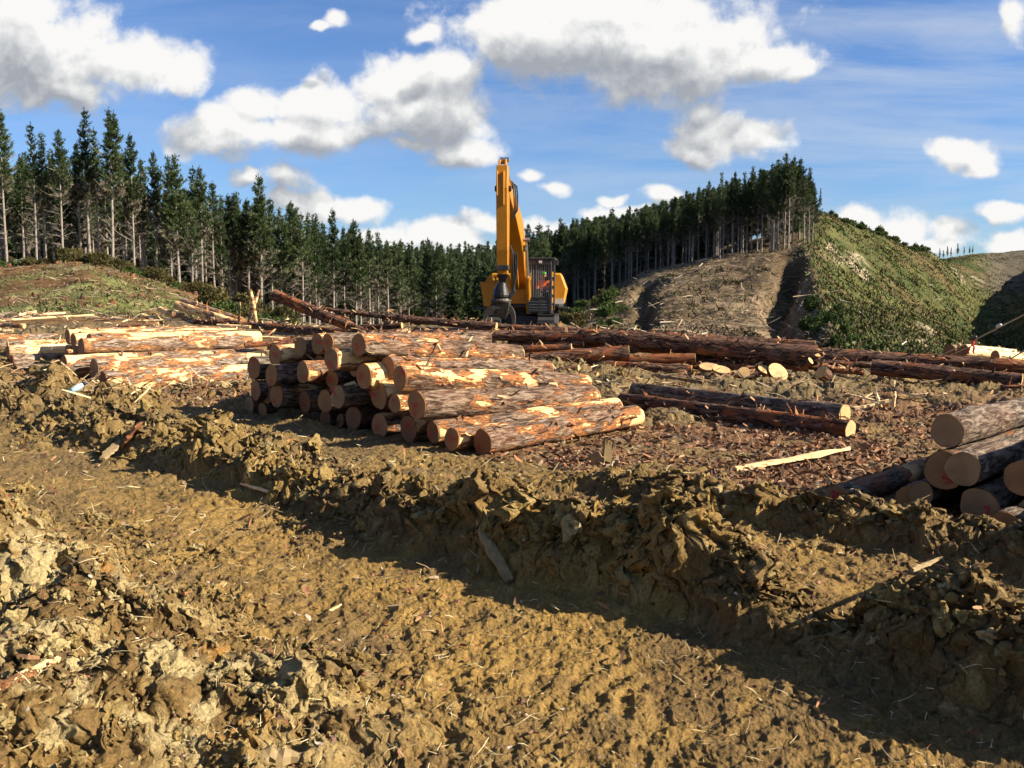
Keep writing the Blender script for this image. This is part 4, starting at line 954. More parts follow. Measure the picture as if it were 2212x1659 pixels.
# ---- long stems in front of the machine
GS = 'long stems in the heap before the machine'
def stem(a, b, da, db, ta, tb, label, bark='bark_stem', e0='wood', e1='wood_fresh', stubs=6, shags=70, group=GS, **kw):
    return make_log(at(a[0], a[1], da), at(b[0], b[1], db), ta / 2 * da / F, tb / 2 * db / F, label, bark, e0, e1, stubs=stubs, shags=shags, group=group, **kw)
stem((1012,704), (1760,746), 29.3, 26.6, 17, 22, 'rear long red brown stem lying below the machine', stubs=9)
stem((700,667), (1072,706), 30.0, 28.6, 8, 19, 'long slim stem lying level from the raised log to the grapple', e0='wood', stubs=16, shags=90, bow=-.05)
stem((775,722), (1330,727), 27.6, 26.6, 19, 25, 'long stem lying right behind the central stack', stubs=10, shags=90)
stem((1262,724), (1756,770), 26.7, 24.3, 32, 50, 'thick stem with a splintered butt in the middle of the heap', stubs=9, shags=120, broken=.5)
stem((1240,738), (1872,776), 27.6, 25.4, 27, 39, 'stem with an orange sawn end right of the splintered butt', stubs=5, shags=70, e1='wood')
stem((1876,776), (2290,796), 25.0, 23.4, 36, 30, 'stem running out of the photo at the right, behind the lowest one', stubs=4, shags=70, e0='wood')
stem((1884,793), (2207,823), 23.9, 22.2, 33, 32, 'lowest right stem ending in a bright cream sawn face', stubs=3, shags=60)
stem((1130,754), (1234,750), 26.6, 26.4, 17, 17, 'short stem with a narrow white cut end just right of the central stack', stubs=1, shags=14)
stem((1122,779), (1358,762), 25.6, 25.4, 27, 33, 'medium log with a branch scar and tall white cut end', 'bark_stem', stubs=2, shags=26)
stem((1300,757), (1377,754), 26.2, 26.1, 18, 19, 'log end peeping out behind the medium log with the tall white cut end', stubs=0, shags=8)
stem((1340,776), (1501,774), 25.5, 25.2, 20, 24, 'smooth tan log lying across the heap with a white cut end', 'bark_stem', stubs=0, shags=12)
stem((1180,795), (1341,803), 25.2, 24.9, 18, 22, 'low log in the mud with a cream round end behind the central stack', stubs=1, shags=16)
stem((1330,790), (1493,801), 25.3, 24.9, 21, 26, 'low dark log with a cream round end beside the sawn discs', stubs=1, shags=20)
stem((1015,722), (1500,752), 28.2, 26.6, 18, 22, 'dark stem filling the gap between the rear and middle stems', stubs=5, shags=60)
stem((1480,775), (1800,790), 25.7, 24.6, 20, 22, 'dark stem underneath the thick splintered butt', stubs=2, shags=40)
stem((1560,757), (1900,772), 27.2, 26.0, 20, 20, 'stem at the back of the heap left of the double sawn end', stubs=3, shags=50)
stem((1880,771), (2260,790), 26.2, 25.0, 16, 18, 'rear stem of the right hand heap under the cable', stubs=3, shags=40)
stem((594,638), (752,703), 28.4, 27.2, 25, 24, 'raised log leaning up to the left with a torn pale end', e0='wood_fresh', e1='wood', stubs=4, shags=50)
stem((752,702), (830,733), 27.2, 26.6, 15, 13, 'thin dark stem continuing below the raised leaning log', stubs=4, shags=26)
stem((421,694), (805,723), 31.0, 27.6, 12, 19, 'long dark stem lying behind the left and central stacks', e0='wood', stubs=14, shags=100)
stem((780,708), (868,703), 28.6, 28.2, 12, 13, 'short log with a cream end behind the central stack top', stubs=1, shags=10)
stem((398,653), (525,694), 34.0, 31.5, 19, 15, 'upper of the two thick broken logs jutting up left of the upright sticks', 'bark_left', 'wood', 'wood', stubs=2, shags=24)
stem((384,660), (520,702), 33.4, 31.2, 20, 18, 'lower of the two thick broken logs jutting up left of the upright sticks', 'bark_left', 'wood_fresh', 'wood', stubs=2, shags=24)
stem((345,668), (420,696), 34.0, 32.6, 12, 11, 'grey log lying left of the two broken logs', 'bark_left', 'wood', 'wood', stubs=1, shags=12)
stem((308,683), (352,696), 34.5, 33.6, 13, 10, 'short log with a round tan end facing left at the foot of the hill', 'bark_left', 'wood_fresh', 'wood', stubs=0, shags=8)
stem((555,706), (700,722), 28.6, 27.6, 11, 12, 'thin branch log under the long dark stem behind the stacks', stubs=4, shags=26)
stem((530,745), (648,738), 22.6, 23.4, 12, 11, 'thin log with a bright round end poking out left of the central stack top', 'bark_stem', 'wood', 'wood_fresh', stubs=1, shags=10)
# two loose logs on the right middle ground
make_log(at(1836, 929, 13.3), at(1344, 866, 16.7), .142, .15, 'front loose log on the bark littered ground with an orange lit end', 'bark_stem', 'wood_fresh', 'wood', stubs=2, shags=50, group='two loose logs right of the central stack')
make_log(at(1824, 894, 14.2), at(1372, 842, 18.0), .15, .15, 'rear loose log lying behind the front one right of the central stack', 'bark_right', 'wood_fresh', 'wood', stubs=2, shags=40, group='two loose logs right of the central stack')
# pair of pale logs under the cable
make_log(at(2052, 757, 32.5), at(2110, 757, 35.5), .2, .19, 'left of two brown ended logs beside the cable at the right', 'bark_left', 'wood_red', 'wood', group='logs by the cable', shags=8)
make_log(at(2080, 757, 32), at(2190, 766, 34), .215, .2, 'pale peeled log with a brown round end under the cable at the right', 'bare_log', 'wood_red', 'wood', group='logs by the cable', shags=16)
make_log(at(2150, 768, 30), at(2260, 775, 31), .17, .16, 'peeled log at the right edge below the two brown ended logs', 'bare_log', 'wood', 'wood', group='logs by the cable', shags=16)
# far left: pale poles and short offcuts behind the left stack
GO = 'poles and offcuts behind the left stack'
OFF = [((-20,694), (203,681), 36, 37, 7, 5, 'long pale pole lying at the foot of the left hill', 'bare_log'), ((40,681), (78,673), 38, 38.5, 6, 6, 'short pale pole end sticking up above the long pale pole', 'bare_log'),
 ((85,680), (142,676), 38, 38.4, 6, 5, 'pale pole piece between the pole ends behind the long pale pole', 'bare_log'), ((-30,700), (52,704), 33, 32.6, 12, 11, 'grey log with an orange tip at the left edge of the photo', 'bark_left'),
 ((-10,715), (27,715), 30, 30, 6, 6, 'cream pole end at the left edge, upper of two', 'bare_log'), ((-10,723), (18,723), 29, 29, 6, 6, 'cream pole end at the left edge, lower of two', 'bare_log'),
 ((246,687), (285,693), 35, 34.6, 6, 5, 'pale split pole lying below the bare clay patch', 'bare_log'), ((396,711), (466,713), 28.5, 28.3, 13, 12, 'short thick cream log with its cut end left, behind the left stack', 'bare_log'),
 ((326,707), (362,709), 29.5, 29.3, 9, 8, 'short stub log left of the short thick cream log', 'bark_left'), ((305,703), (342,699), 31, 31, 8, 7, 'short dark ended log behind the stub log', 'bark_left'),
 ((246,707), (305,702), 31, 31, 6, 7, 'thin dark pole behind the upper side of the left stack', 'bark_stem'), ((300,694), (418,688), 33, 33, 5, 6, 'thin pale pole leading to the two broken logs', 'bare_log'),
 ((150,718), (190,712), 29, 29.4, 4, 4, 'thin pale stick on the mud bank behind the left stack', 'bare_log'), ((206,692), (262,688), 36, 36, 5, 4, 'grey pole at the foot of the hill right of the long pale pole', 'bark_left'),
 ((470,703), (540,706), 30, 29.6, 7, 7, 'pale debarked pole under the two broken logs', 'bare_log'), ((590,735), (690,729), 24.5, 24.9, 7, 8, 'thin reddish pole between the left and central stacks', 'bark_stem'),
 ((560,728), (640,733), 25.5, 25.2, 6, 6, 'pale broken pole in the gap between the left and central stacks', 'bare_log'), ((520,722), (590,716), 27, 27.2, 7, 6, 'dark broken pole above the gap between the stacks', 'bark_stem')]
for a, b, da, db, ta, tb, lab, bk in OFF: stem(a, b, da, db, ta, tb, lab, bk, 'wood_fresh', 'wood_fresh', stubs=1, shags=8, group=GO)
make_log(at(372, 680, 33), at(396, 683, 33.1), .13, .12, 'short square cut block lying in front of the two broken logs', 'bark_left', 'wood_red', 'wood_fresh', name='log_offcut', cat='wood block')
# sawn discs and blocks in front of the thick stem
def disc(px, py, d, rr, th, nrm, label):
    c = at(px, py, d); n = Vector(nrm).normalized(); return make_log(c - n * th / 2, c + n * th / 2, rr, rr, label, 'bark_stem', 'wood_fresh', 'wood_fresh', name='log_slice', cat='log slice', group='sawn slices in the mud')
disc(1679, 806, 23.6, .27, .09, (.25, -.75, .6), 'bright orange sawn slice tilted on edge in the mud before the thick stem')
disc(1557, 806, 24, .24, .2, (.05, -.35, 1), 'grey topped round block standing beside the low log end')
disc(1531, 796, 24.8, .26, .12, (.0, -.4, 1), 'flat grey slice lying behind the round block')
disc(1607, 806, 24, .16, .12, (-.2, -1, .35), 'small pale round slice facing the camera by the round block')
disc(1650, 802, 24.4, .2, .12, (.3, -.5, .8), 'dull slice leaning left of the bright orange slice')
disc(1780, 808, 23.4, .17, .22, (-.6, -.3, .4), 'short pale block under the sawn end of the stem')
disc(1741, 786, 23.9, .1, .3, (.5, -.5, .5), 'small branch stub hanging below the splintered butt')
# upright sticks
def stick(pts, radii, label, mat='bare_log', name='stick', cat='stick', group=None):
    o = empty(name, pts[0]); P = [Vector(p) - Vector(pts[0]) for p in pts]; b = MB(); b.tube(P, radii, 8); b.build('shaft', M[mat], o, True)
    d = (P[-1] - P[0]); b = MB(); b.tube([P[len(P) // 2], P[len(P) // 2] + Vector((.06, -.05, .12))], [.02, .008], 5); b.build('twig', M[mat], o); return tag(o, label, cat, group)
stick([at(553,700,30), at(548,660,30), at(541,625,30)], [.07, .06, .045], 'taller straight upright stick crossing a leaning one behind the long dark stem', 'bark_left')
stick([at(536,700,30.3), at(549,664,30.3), at(560,626,30.3)], [.05, .05, .035], 'leaning stick crossing behind the taller upright stick', 'bark_left')
stick([at(516,698,30.5), at(517,675,30.5), at(518,652,30.5)], [.05, .045, .03], 'short lone upright stick left of the crossed sticks', 'bark_left')
stick([at(600,698,28.5), at(650,684,28), at(702,671,27.5)], [.025, .022, .012], 'thin bent branch leaning up against the raised log', 'bark_left')
stick([at(610,700,28.4), at(618,692,28.4), at(624,689,28.4)], [.05, .045, .03], 'stubby pale branch standing beside the long dark stem', 'bare_log')
stick([at(1460,712,29), at(1467,700,29), at(1474,690,29)], [.03, .025, .015], 'pale stick poking up behind the rear stem', 'bare_log')
# splintered wood lying about
def splinter(p, q, w, th, label, seed, mat='splinter', name='wood_splinter'):
    p, q = Vector(p), Vector(q); r = random.Random(seed); o = empty(name, p); o.rotation_mode = 'QUATERNION'; o.rotation_quaternion = (q - p).to_track_quat('X', 'Z'); L = (q - p).length
    rings = []
    for i in range(13):
        f = i / 12; ww = w * (.25 + .75 * math.sin(math.pi * min(1, .12 + f * .95)) ** .7) * r.uniform(.8, 1.2); tt = th * r.uniform(.6, 1.2); yo = r.uniform(-.1, .1) * w
        rings.append([(f * L, yo - ww / 2, -tt / 2 + r.uniform(0, tt * .3)), (f * L, yo - ww * .1, -tt * .6), (f * L, yo + ww / 2, -tt / 2), (f * L, yo + ww * .45, tt / 2), (f * L, yo + ww * .05, tt * r.uniform(.4, .9)), (f * L, yo - ww * .45, tt * .45)])
    b = MB(); b.loft(rings); b.build('split_piece', M[mat], o); return tag(o, label, 'splinter')
def lay(px, py):    # point on the mud seen at a pixel
    lo = None
    for y in np.linspace(1.8, 40, 1600):
        p = at(px, py, y)
        if p.z <= float(mud_z(p.x, p.y)) + .0: return p
    return at(px, py, 20)
a, b_ = lay(1588, 1020), lay(1836, 984); splinter(a + Vector((0, 0, .03)), b_ + Vector((0, 0, .09)), .13, .05, 'long pale pointed splinter lying on the red bark litter', 1)
a, b_ = lay(1845, 886), lay(1920, 878); splinter(a + Vector((0, 0, .03)), b_ + Vector((0, 0, .1)), .11, .05, 'lower of two bright splinters right of the loose log ends', 2)
a, b_ = lay(1836, 866), lay(1912, 882); splinter(a + Vector((0, 0, .12)), b_ + Vector((0, 0, .1)), .06, .03, 'upper thin splinter crossing the bright one by the loose log ends', 3)
a = lay(1928, 885); splinter(a, a + Vector((.06, .05, .33)), .07, .04, 'small upright splinter right of the two bright splinters', 4)
a = lay(1903, 880); splinter(a, a + Vector((-.1, .05, .3)), .14, .05, 'brown torn chunk standing behind the bright splinters', 5, 'bare_log')
def chunk(px, py, label, seed, h=.3):
    a = lay(px, py); r = random.Random(seed); o = empty('wood_chunk', a - Vector((0, 0, .06)))
    for nm, (cx, w_, hh) in (('torn_slab', (0, .2, h)), ('torn_slab', (.09, .12, h * 1.45)), ('torn_slab', (.2, .08, h * .7))):
        top = [(cx - w_ / 2 + w_ * i / 6, r.uniform(.6, 1.1) * hh) for i in range(7)]
        b = MB(); b.plate([(cx - w_ / 2 * .8, -.05), (cx + w_ / 2 * .8, -.05)] + top[::-1], 'y', -.035, .035); q = b.build(nm, M['muddy_shaded_wood'], o); q.rotation_euler = (R(r.uniform(-25, 10)), R(r.uniform(-15, 25)), R(r.uniform(-30, 30)))
    return tag(o, label, 'wood chunk')
chunk(1292, 1004, 'torn fibrous stump chunk standing on the rut crest beside the bark litter', 3, .26)
a, b_ = lay(268, 972), lay(305, 935); splinter(a + Vector((0, 0, .05)), b_ + Vector((0, 0, .13)), .2, .04, 'reddish brown board lying in the left ruts', 6, 'wood_red', 'broken_board')
a, b_ = lay(222, 1000), lay(262, 968); splinter(a + Vector((0, 0, .05)), b_ + Vector((0, 0, .1)), .13, .04, 'muddy pale board below the reddish board in the left ruts', 7, 'muddy_shaded_wood', 'broken_board')
a, b_ = lay(1100, 1262), lay(1030, 1130); splinter(a + Vector((0, 0, .02)), b_ + Vector((0, 0, .02)), .09, .04, 'long torn splinter leaning down the shaded rut wall', 8, 'muddy_shaded_wood')
a, b_ = lay(615, 1075), lay(520, 1055); splinter(a + Vector((0, 0, .02)), b_ + Vector((0, 0, .05)), .04, .025, 'thin pale stick lying across the left rut', 9)
a, b_ = lay(1970, 1240), lay(2035, 1215); splinter(a + Vector((0, 0, .02)), b_ + Vector((0, 0, .04)), .03, .02, 'small dull stick in the shaded mud below the right stack', 10, 'muddy_shaded_wood')
a, b_ = lay(480, 1640), lay(660, 1654); splinter(a + Vector((0, 0, .01)), b_ + Vector((0, 0, .03)), .13, .05, 'weathered wood slab half buried at the bottom edge of the photo', 11, 'muddy_shaded_wood', 'broken_board')
a, b_ = lay(5, 1492), lay(130, 1440); splinter(a + Vector((0, 0, .02)), b_ + Vector((0, 0, .04)), .05, .03, 'dark split stick in the pale clay at the left edge', 12, 'bark_left')
a, b_ = lay(700, 1330), lay(738, 1312); splinter(a + Vector((0, 0, .01)), b_ + Vector((0, 0, .02)), .02, .012, 'small white stick lying in the smooth wheel track', 13)

# scattered offcuts and broken pieces between the stacks and the heap
rr_ = random.Random(91); k_ = 0
for px, py in [(1410,812),(1465,818),(1700,815),(1722,800),(1830,806),(1905,812),(1960,818),(2030,826),(2100,835),(1585,812),(1630,818),(1250,800),(1290,812),(1880,800),(2160,842),(1990,806)]:
    p = lay(px, py); a = rr_.uniform(-.6, .6) if rr_.random() < .7 else rr_.uniform(0, 3.1); L = rr_.uniform(.4, 1.6); r_ = rr_.uniform(.035, .1)
    q = p + Vector((math.cos(a) * L, math.sin(a) * L, rr_.uniform(0, .12))); p.z += r_ * .6; q.z = float(mud_z(q.x, q.y)) + r_ * rr_.uniform(.5, 1.4)
    make_log(p, q, r_, r_ * rr_.uniform(.7, 1), 'short broken offcut in the mud before the long stems', rr_.choice(['bark_stem', 'bark_stem', 'bare_log', 'bark_left']), 'wood_fresh', 'wood_fresh', stubs=1, shags=8, group='broken offcuts before the long stems', name='log_offcut', cat='offcut')
stem((1700, 778), (1880, 789), 24.9, 24.3, 13, 15, 'half buried thin stem under the double sawn end', stubs=3, shags=24)
stem((1905, 806), (2120, 818), 24.2, 23.2, 9, 11, 'thin broken stem lying in the mud before the lowest right stem', stubs=3, shags=24)
stem((1100, 742), (1260, 741), 27.2, 26.6, 16, 16, 'dark stem piece between the middle stem and the medium log', stubs=3, shags=24)

GM = 'extra broken stems in the heap'
for a, b, da, db, ta, tb, lab in [((1210,772), (1330,789), 25.9, 25.2, 15, 18, 'dark short stem wedged under the medium log'), ((1490,789), (1640,795), 25.2, 24.6, 16, 14, 'dark stem lying behind the round block and slices'),
  ((1610,779), (1745,795), 24.9, 24.3, 15, 18, 'short stem below the thick splintered butt'), ((1500,750), (1720,757), 27.4, 26.7, 16, 16, 'thin dark stem on the back of the heap'),
  ((1420,742), (1610,750), 27.8, 27.2, 14, 15, 'slim stem lying on the rear of the heap under the brown hillside'), ((1930,800), (2060,806), 24.4, 23.9, 14, 13, 'short dark stem lying against the lowest right stem'),
  ((1760,795), (1865,805), 24.2, 23.8, 15, 12, 'broken stem half sunk in mud below the orange sawn end'), ((860,716), (1010,727), 27.9, 27.4, 14, 15, 'dark stem behind the top of the central stack')]:
    stem(a, b, da, db, ta, tb, lab, stubs=4, shags=30, group=GM, e1='wood')
# ------------------------------------------------------------------ the log loader
MX, MY = 0.45, 37.6; MZ = gz(MX, MY) - .05; YAW = R(-6)
ex = empty('log_loader', (MX, MY, MZ), YAW)
tag(ex, 'yellow tracked log loader with raised boom and black grapple hanging on the stems', 'excavator')
def zz(w): return w - MZ
Z = lambda w: w - MZ
def part(name, fn, mat, parent=ex, bevel=0.0, smooth=False):
    b = MB(); fn(b); return b.build(name, M[mat] if isinstance(mat, str) else mat, parent, smooth, bevel)
zd = Z(1.66)      # deck height
# undercarriage
for sx in (-1, 1):
    x0, x1 = (sx * 1.05 - .32, sx * 1.05 + .32)
    prof = [(-1.75, .28), (-1.5, .05), (1.5, .05), (1.75, .28), (1.75, .55), (1.5, .74), (-1.5, .74), (-1.75, .55)]
    tr = part('track', lambda b: b.plate(prof, 'x', x0, x1), 'dark')
    part('track_shoes', lambda b: [b.box(x0 - .03, x1 + .03, -1.6 + i * .2, -1.5 + i * .2, .74, .78) for i in range(16)] + [b.box(x0 - .03, x1 + .03, -1.8, -1.745, .3 + j * .12, .36 + j * .12) for j in range(2)], 'rusty', tr)
part('undercarriage_frame', lambda b: (b.box(-.75, .75, -1.0, 1.0, .35, .7), b.tube([(0, 0, .7), (0, 0, zd)], .62, 20)), 'dark')
# upper body
part('deck', lambda b: b.box(-1.5, 1.55, -1.35, 2.1, zd, zd + .13), 'dark', bevel=.02)
part('deck_front', lambda b: b.box(-.42, .33, -1.42, -.2, zd + .14, zd + .72), 'yellow', bevel=.02)
part('counterweight', lambda b: b.plate([(1.1, zd + .14), (2.0, zd + .2), (2.25, zd + .5), (2.15, zd + 1.35), (1.1, zd + 1.4)], 'x', -1.45, 1.5), 'yellow2', bevel=.05)
part('engine_cover', lambda b: b.box(-1.3, 1.25, .2, 1.1, zd + .14, zd + 1.15), 'yellow2', bevel=.04)
sg = part('side_guard', lambda b: b.plate([(-1.58, zd + 1.0), (-1.45, zd + .3), (-1.42, zd + .02), (-.62, zd + .02), (-.62, zd + .98), (-.9, zd + .92), (-1.1, zd + .96)], 'y', -1.4, -.5), 'yellow', bevel=.02)
part('guard_horn', lambda b: b.plate([(-1.4, zd + .94), (-1.18, zd + 1.28), (-1.1, zd + 1.28), (-1.1, zd + 1.16), (-1.02, zd + 1.02), (-.95, zd + .93)], 'y', -1.36, -1.28), 'yellow', sg)
part('handrail', lambda b: [b.box(-1.0 + .16 * i, -.93 + .16 * i, -1.3, -1.24, zd + .9, zd + 1.16) for i in range(3)] + [b.box(-1.02, -.62, -1.34, -1.22, zd + 1.16, zd + 1.24)], 'yellow', sg)
part('step_plate', lambda b: b.box(-1.75, -1.35, -1.5, -.9, zd - .08, zd - .02), 'dark')
rp = part('rear_side_panel', lambda b: b.plate([(1.26, zd + .14), (1.6, zd + .14), (1.72, zd + .75), (1.52, zd + 1.28), (1.26, zd + 1.36)], 'y', .35, 2.0), 'yellow2', bevel=.02)
part('lower_panel', lambda b: b.plate([(1.26, zd + .12), (1.62, zd + .12), (1.66, zd + .34), (1.26, zd + .34)], 'y', .31, .348), 'white', rp)
part('side_step', lambda b: b.box(1.2, 1.85, -.5, .6, zd - .06, zd + .0), 'rusty')
# cab with its guard
cx0, cx1, cy0, cy1, cz0, cz1 = .32, 1.25, -1.55, .15, zd - .22, zd + 1.92
cab = part('cab', lambda b: ([b.box(x - .04, x + .04, y - .04, y + .04, cz0, cz1 - .08) for x in (cx0 + .04, cx1 - .04) for y in (cy0 + .2, cy1 - .04)],
     b.box(cx0, cx1, cy0 + .15, cy1, cz0, cz0 + .5), b.box(cx0 + .02, cx1 - .02, cy1 - .05, cy1, cz0 + .5, cz1 - .1), b.box(cx0 + .05, cx1 - .05, cy1 - .5, cy1 - .1, cz0 + .5, cz0 + 1.5)), 'dark')
part('cab_roof', lambda b: (b.box(cx0 - .02, cx1 + .14, cy0 - .08, cy1 + .1, cz1 - .08, cz1), b.box(cx0, cx1 - .02, cy0 - .05, cy0 + .06, cz1 - .3, cz1 - .08)), 'dark', cab, .015)
part('cab_light', lambda b: b.box(cx0 + .44, cx0 + .56, cy0 - .09, cy0 - .05, cz1 - .22, cz1 - .12), 'white', cab)
def bars(b):
    r = random.Random(4)
    for i in range(10):
        x = cx0 + .08 + i * .081; b.tube([(x, cy0, cz0 + .62), (x + r.uniform(-.015, .015), cy0 - .01, cz0 + 1.2), (x + r.uniform(-.01, .01), cy0, cz1 - .28)], .0105, 5)
part('front_bars', bars, 'bar', cab)
part('guard_frame', lambda b: (b.box(cx0, cx0 + .05, cy0 - .02, cy0 + .05, cz0, cz1 - .25), b.box(cx1 - .09, cx1, cy0 - .04, cy0 + .05, cz0, cz1 - .08), b.box(cx0, cx1 - .09, cy0 - .02, cy0 + .04, cz0 + .56, cz0 + .63),
     b.box(cx1 + .06, cx1 + .12, cy0 + .02, cy0 + .09, cz0 + .1, cz1 - .09), b.box(cx1 + .06, cx1 + .1, cy0 + .55, cy0 + .6, cz0 + .1, cz1 - .09)), 'dark', cab, .008)
part('louvre_panel', lambda b: ([b.box(cx0 + .05, cx1 - .1, cy0 - .02 - .0, cy0 + .03, cz0 + .05 + i * .105, cz0 + .11 + i * .105) for i in range(5)], b.box(cx0 + .43, cx0 + .5, cy0 - .03, cy0 + .02, cz0 + .03, cz0 + .56)), 'dark', cab)
part('louvre_edges', lambda b: [b.box(cx0 + .06, cx1 - .12, cy0 - .03, cy0 - .02, cz0 + .115 + i * .105, cz0 + .128 + i * .105) for i in range(4)], 'bar', cab)
part('door_panel', lambda b: [b.box(cx1 - .01, cx1 + .03, cy0 + .12, cy1, cz0 + a, cz0 + a + .2) for a in (.1, .4, .72, 1.05, 1.4)] , 'yellow2', cab)
part('mirror', lambda b: b.box(cx1 + .1, cx1 + .26, cy0 + .02, cy0 + .06, cz1 - .3, cz1 - .1), 'dark', cab, .01)
part('seat', lambda b: (b.box(.65, 1.11, -.75, -.3, cz0 + .5, cz0 + .72), b.box(.67, 1.09, -.36, -.24, cz0 + .7, cz0 + 1.45)), 'black', cab, .03)
# boom: side profile from the foot pin over the knee to the tip
def boxbeam(b, pts, x0s, widths, heights):
    rings = []
    for i, (y, z) in enumerate(pts):
        a = pts[max(i - 1, 0)]; c = pts[min(i + 1, len(pts) - 1)]; d = Vector((c[0] - a[0], c[1] - a[1])).normalized(); n = Vector((-d.y, d.x)); h = heights[i] / 2; w = widths[i] / 2; x = x0s[i]
        rings.append([(x - w, y - n.x * h, z - n.y * h), (x + w, y - n.x * h, z - n.y * h), (x + w, y + n.x * h, z + n.y * h), (x - w, y + n.x * h, z + n.y * h)])
    b.loft(rings)
bx = -.05
bp = [(-.35, Z(1.75)), (-1.0, Z(2.75)), (-1.75, Z(3.75)), (-2.55, Z(4.45)), (-4.2, Z(5.15)), (-6.3, Z(5.72))]
boom = part('boom', lambda b: boxbeam(b, bp, [bx] * 6, [.58, .58, .57, .54, .44, .33], [.55, .75, .95, 1.0, .72, .4]), 'yellow', bevel=.02)
part('boom_plate', lambda b: (boxbeam(b, [(-.72, Z(2.0)), (-1.25, Z(2.75)), (-2.0, Z(3.62))], [bx] * 3, [.05, .05, .05], [.62, .86, 1.06])), 'yellow', boom)
part('boom_bracket', lambda b: b.box(bx - .36, bx + .4, -2.5, -2.2, Z(3.78), Z(4.0)), 'rusty', boom, .03)
def cyl(name, p, q, rb, rr, f=.55, parent=ex):
    p, q = Vector(p), Vector(q); m = p.lerp(q, f)
    c = part(name, lambda b: (b.tube([p, m], rb, 14), b.tube([m - (q - p).normalized() * .12, m], rb * 1.25, 14)), 'yellow', parent, smooth=False)
    part('rod', lambda b: (b.tube([m, q], rr, 10), b.tube([q - Vector((rb * 1.4, 0, 0)), q + Vector((rb * 1.4, 0, 0))], rb * .8, 10)), 'steel', c); return c
for sx in (-1, 1): cyl('boom_cylinder', (bx + sx * .40, -1.25, Z(1.45)), (bx + sx * .40, -2.55, Z(4.2)), .1, .055, .5)
cyl('arm_cylinder', (bx, -2.3, Z(5.05)), (bx, -6.2, Z(6.62)), .11, .06, .62)
# the arm hangs upright at the tip
AYm = -6.75
def arm_shape(b):
    zs = [Z(2.98), Z(3.6), Z(4.8), Z(5.6), Z(6.35)]; dep = [.3, .5, .66, .74, .42]
    b.loft([[(bx - .185, AYm - d * .42, z), (bx + .185, AYm - d * .42, z), (bx + .185, AYm + d * .58, z), (bx - .185, AYm + d * .58, z)] for z, d in zip(zs, dep)])
arm = part('arm', arm_shape, 'yellow', bevel=.015)
part('arm_lugs', lambda b: [b.plate([(AYm - .15, Z(6.33)), (AYm + .2, Z(6.33)), (AYm + .1, Z(6.56)), (AYm - .06, Z(6.56))], 'x', bx + x - .03, bx + x + .03) for x in (-.1, .1)] + [b.tube([(bx - .13, AYm + .03, Z(6.46)), (bx + .13, AYm + .03, Z(6.46))], .06, 10)], 'yellow', arm, .01)
part('arm_ribs', lambda b: [b.box(bx + x - .022, bx + x + .022, AYm - .34, AYm - .16, Z(z0), Z(6.15)) for x, z0 in ((-.15, 5.35), (.06, 5.05))], 'yellow2', arm, .008)
part('arm_pin', lambda b: b.tube([(bx - .27, AYm + .12, Z(5.62)), (bx + .27, AYm + .12, Z(5.62))], .1, 14), 'dark', arm)
part('arm_bolts', lambda b: [b.box(bx - .205, bx - .183, AYm - .1, AYm - .03, Z(z), Z(z + .06)) for z in (3.4, 3.9, 4.4, 4.9)], 'dark', arm)
part('arm_shoe', lambda b: b.box(bx - .205, bx + .205, AYm - .2, AYm + .26, Z(2.94), Z(3.1)), 'dark', arm, .01)
part('arm_tip', lambda b: (b.box(bx - .17, bx + .17, AYm - .15, AYm + .2, Z(2.8), Z(2.95))), 'yellow', arm, .01)
def hoses(b):
    for k, o in enumerate((.0, .06, .12)):
        b.tube([(bx + .24 + o * .3, -6.0, Z(5.7 + o)), (bx + .3 + o, -6.35, Z(5.85 - o)), (bx + .36 + o, -6.6, Z(5.4)), (bx + .38 + o * .8, -6.65, Z(4.9)), (bx + .3, AYm, Z(4.6)), (bx + .25, AYm + .05, Z(4.62))], .024, 7)
    for k, o in enumerate((0, .07, .14)):
        b.tube([(bx + .24, AYm + .1, Z(3.75 - o)), (bx + .34 + o, AYm, Z(3.45)), (bx + .36 + o * .7, AYm, Z(2.8)), (bx + .4 - o * .3, AYm - .05, Z(2.2 + o)), (bx + .22, AYm - .1, Z(1.95))], .03, 7)
part('hydraulic_hoses', hoses, 'rubber')
# grapple
gy = AYm + .03
gr = part('grapple', lambda b: (b.loft([[(bx - .19, gy - .14, Z(2.8)), (bx + .19, gy - .14, Z(2.8)), (bx + .19, gy + .14, Z(2.8)), (bx - .19, gy + .14, Z(2.8))], [(bx - .08, gy - .1, Z(2.52)), (bx + .08, gy - .1, Z(2.52)), (bx + .08, gy + .1, Z(2.52)), (bx - .08, gy + .1, Z(2.52))]]),
      b.tube([(bx, gy, Z(2.56)), (bx - .03, gy, Z(2.42)), (bx - .05, gy, Z(2.3)), (bx - .05, gy, Z(2.12)), (bx - .05, gy, Z(2.05)), (bx - .05, gy, Z(1.98))], [.1, .19, .25, .3, .3, .2], 16)), 'black')
part('rotator_ring', lambda b: b.tube([(bx - .07, gy, Z(2.0)), (bx - .07, gy, Z(1.92)), (bx - .07, gy, Z(1.86))], [.33, .36, .32], 20), 'rusty', gr)
part('grapple_body', lambda b: b.loft([[(bx - .38, gy - .22, Z(1.88)), (bx + .25, gy - .22, Z(1.88)), (bx + .25, gy + .22, Z(1.88)), (bx - .38, gy + .22, Z(1.88))], [(bx - .2, gy - .16, Z(1.5)), (bx + .18, gy - .16, Z(1.5)), (bx + .18, gy + .16, Z(1.5)), (bx - .2, gy + .16, Z(1.5))], [(bx - .06, gy - .1, Z(1.32)), (bx + .1, gy - .1, Z(1.32)), (bx + .1, gy + .1, Z(1.32)), (bx - .06, gy + .1, Z(1.32))]]), 'rusty', gr, .015)
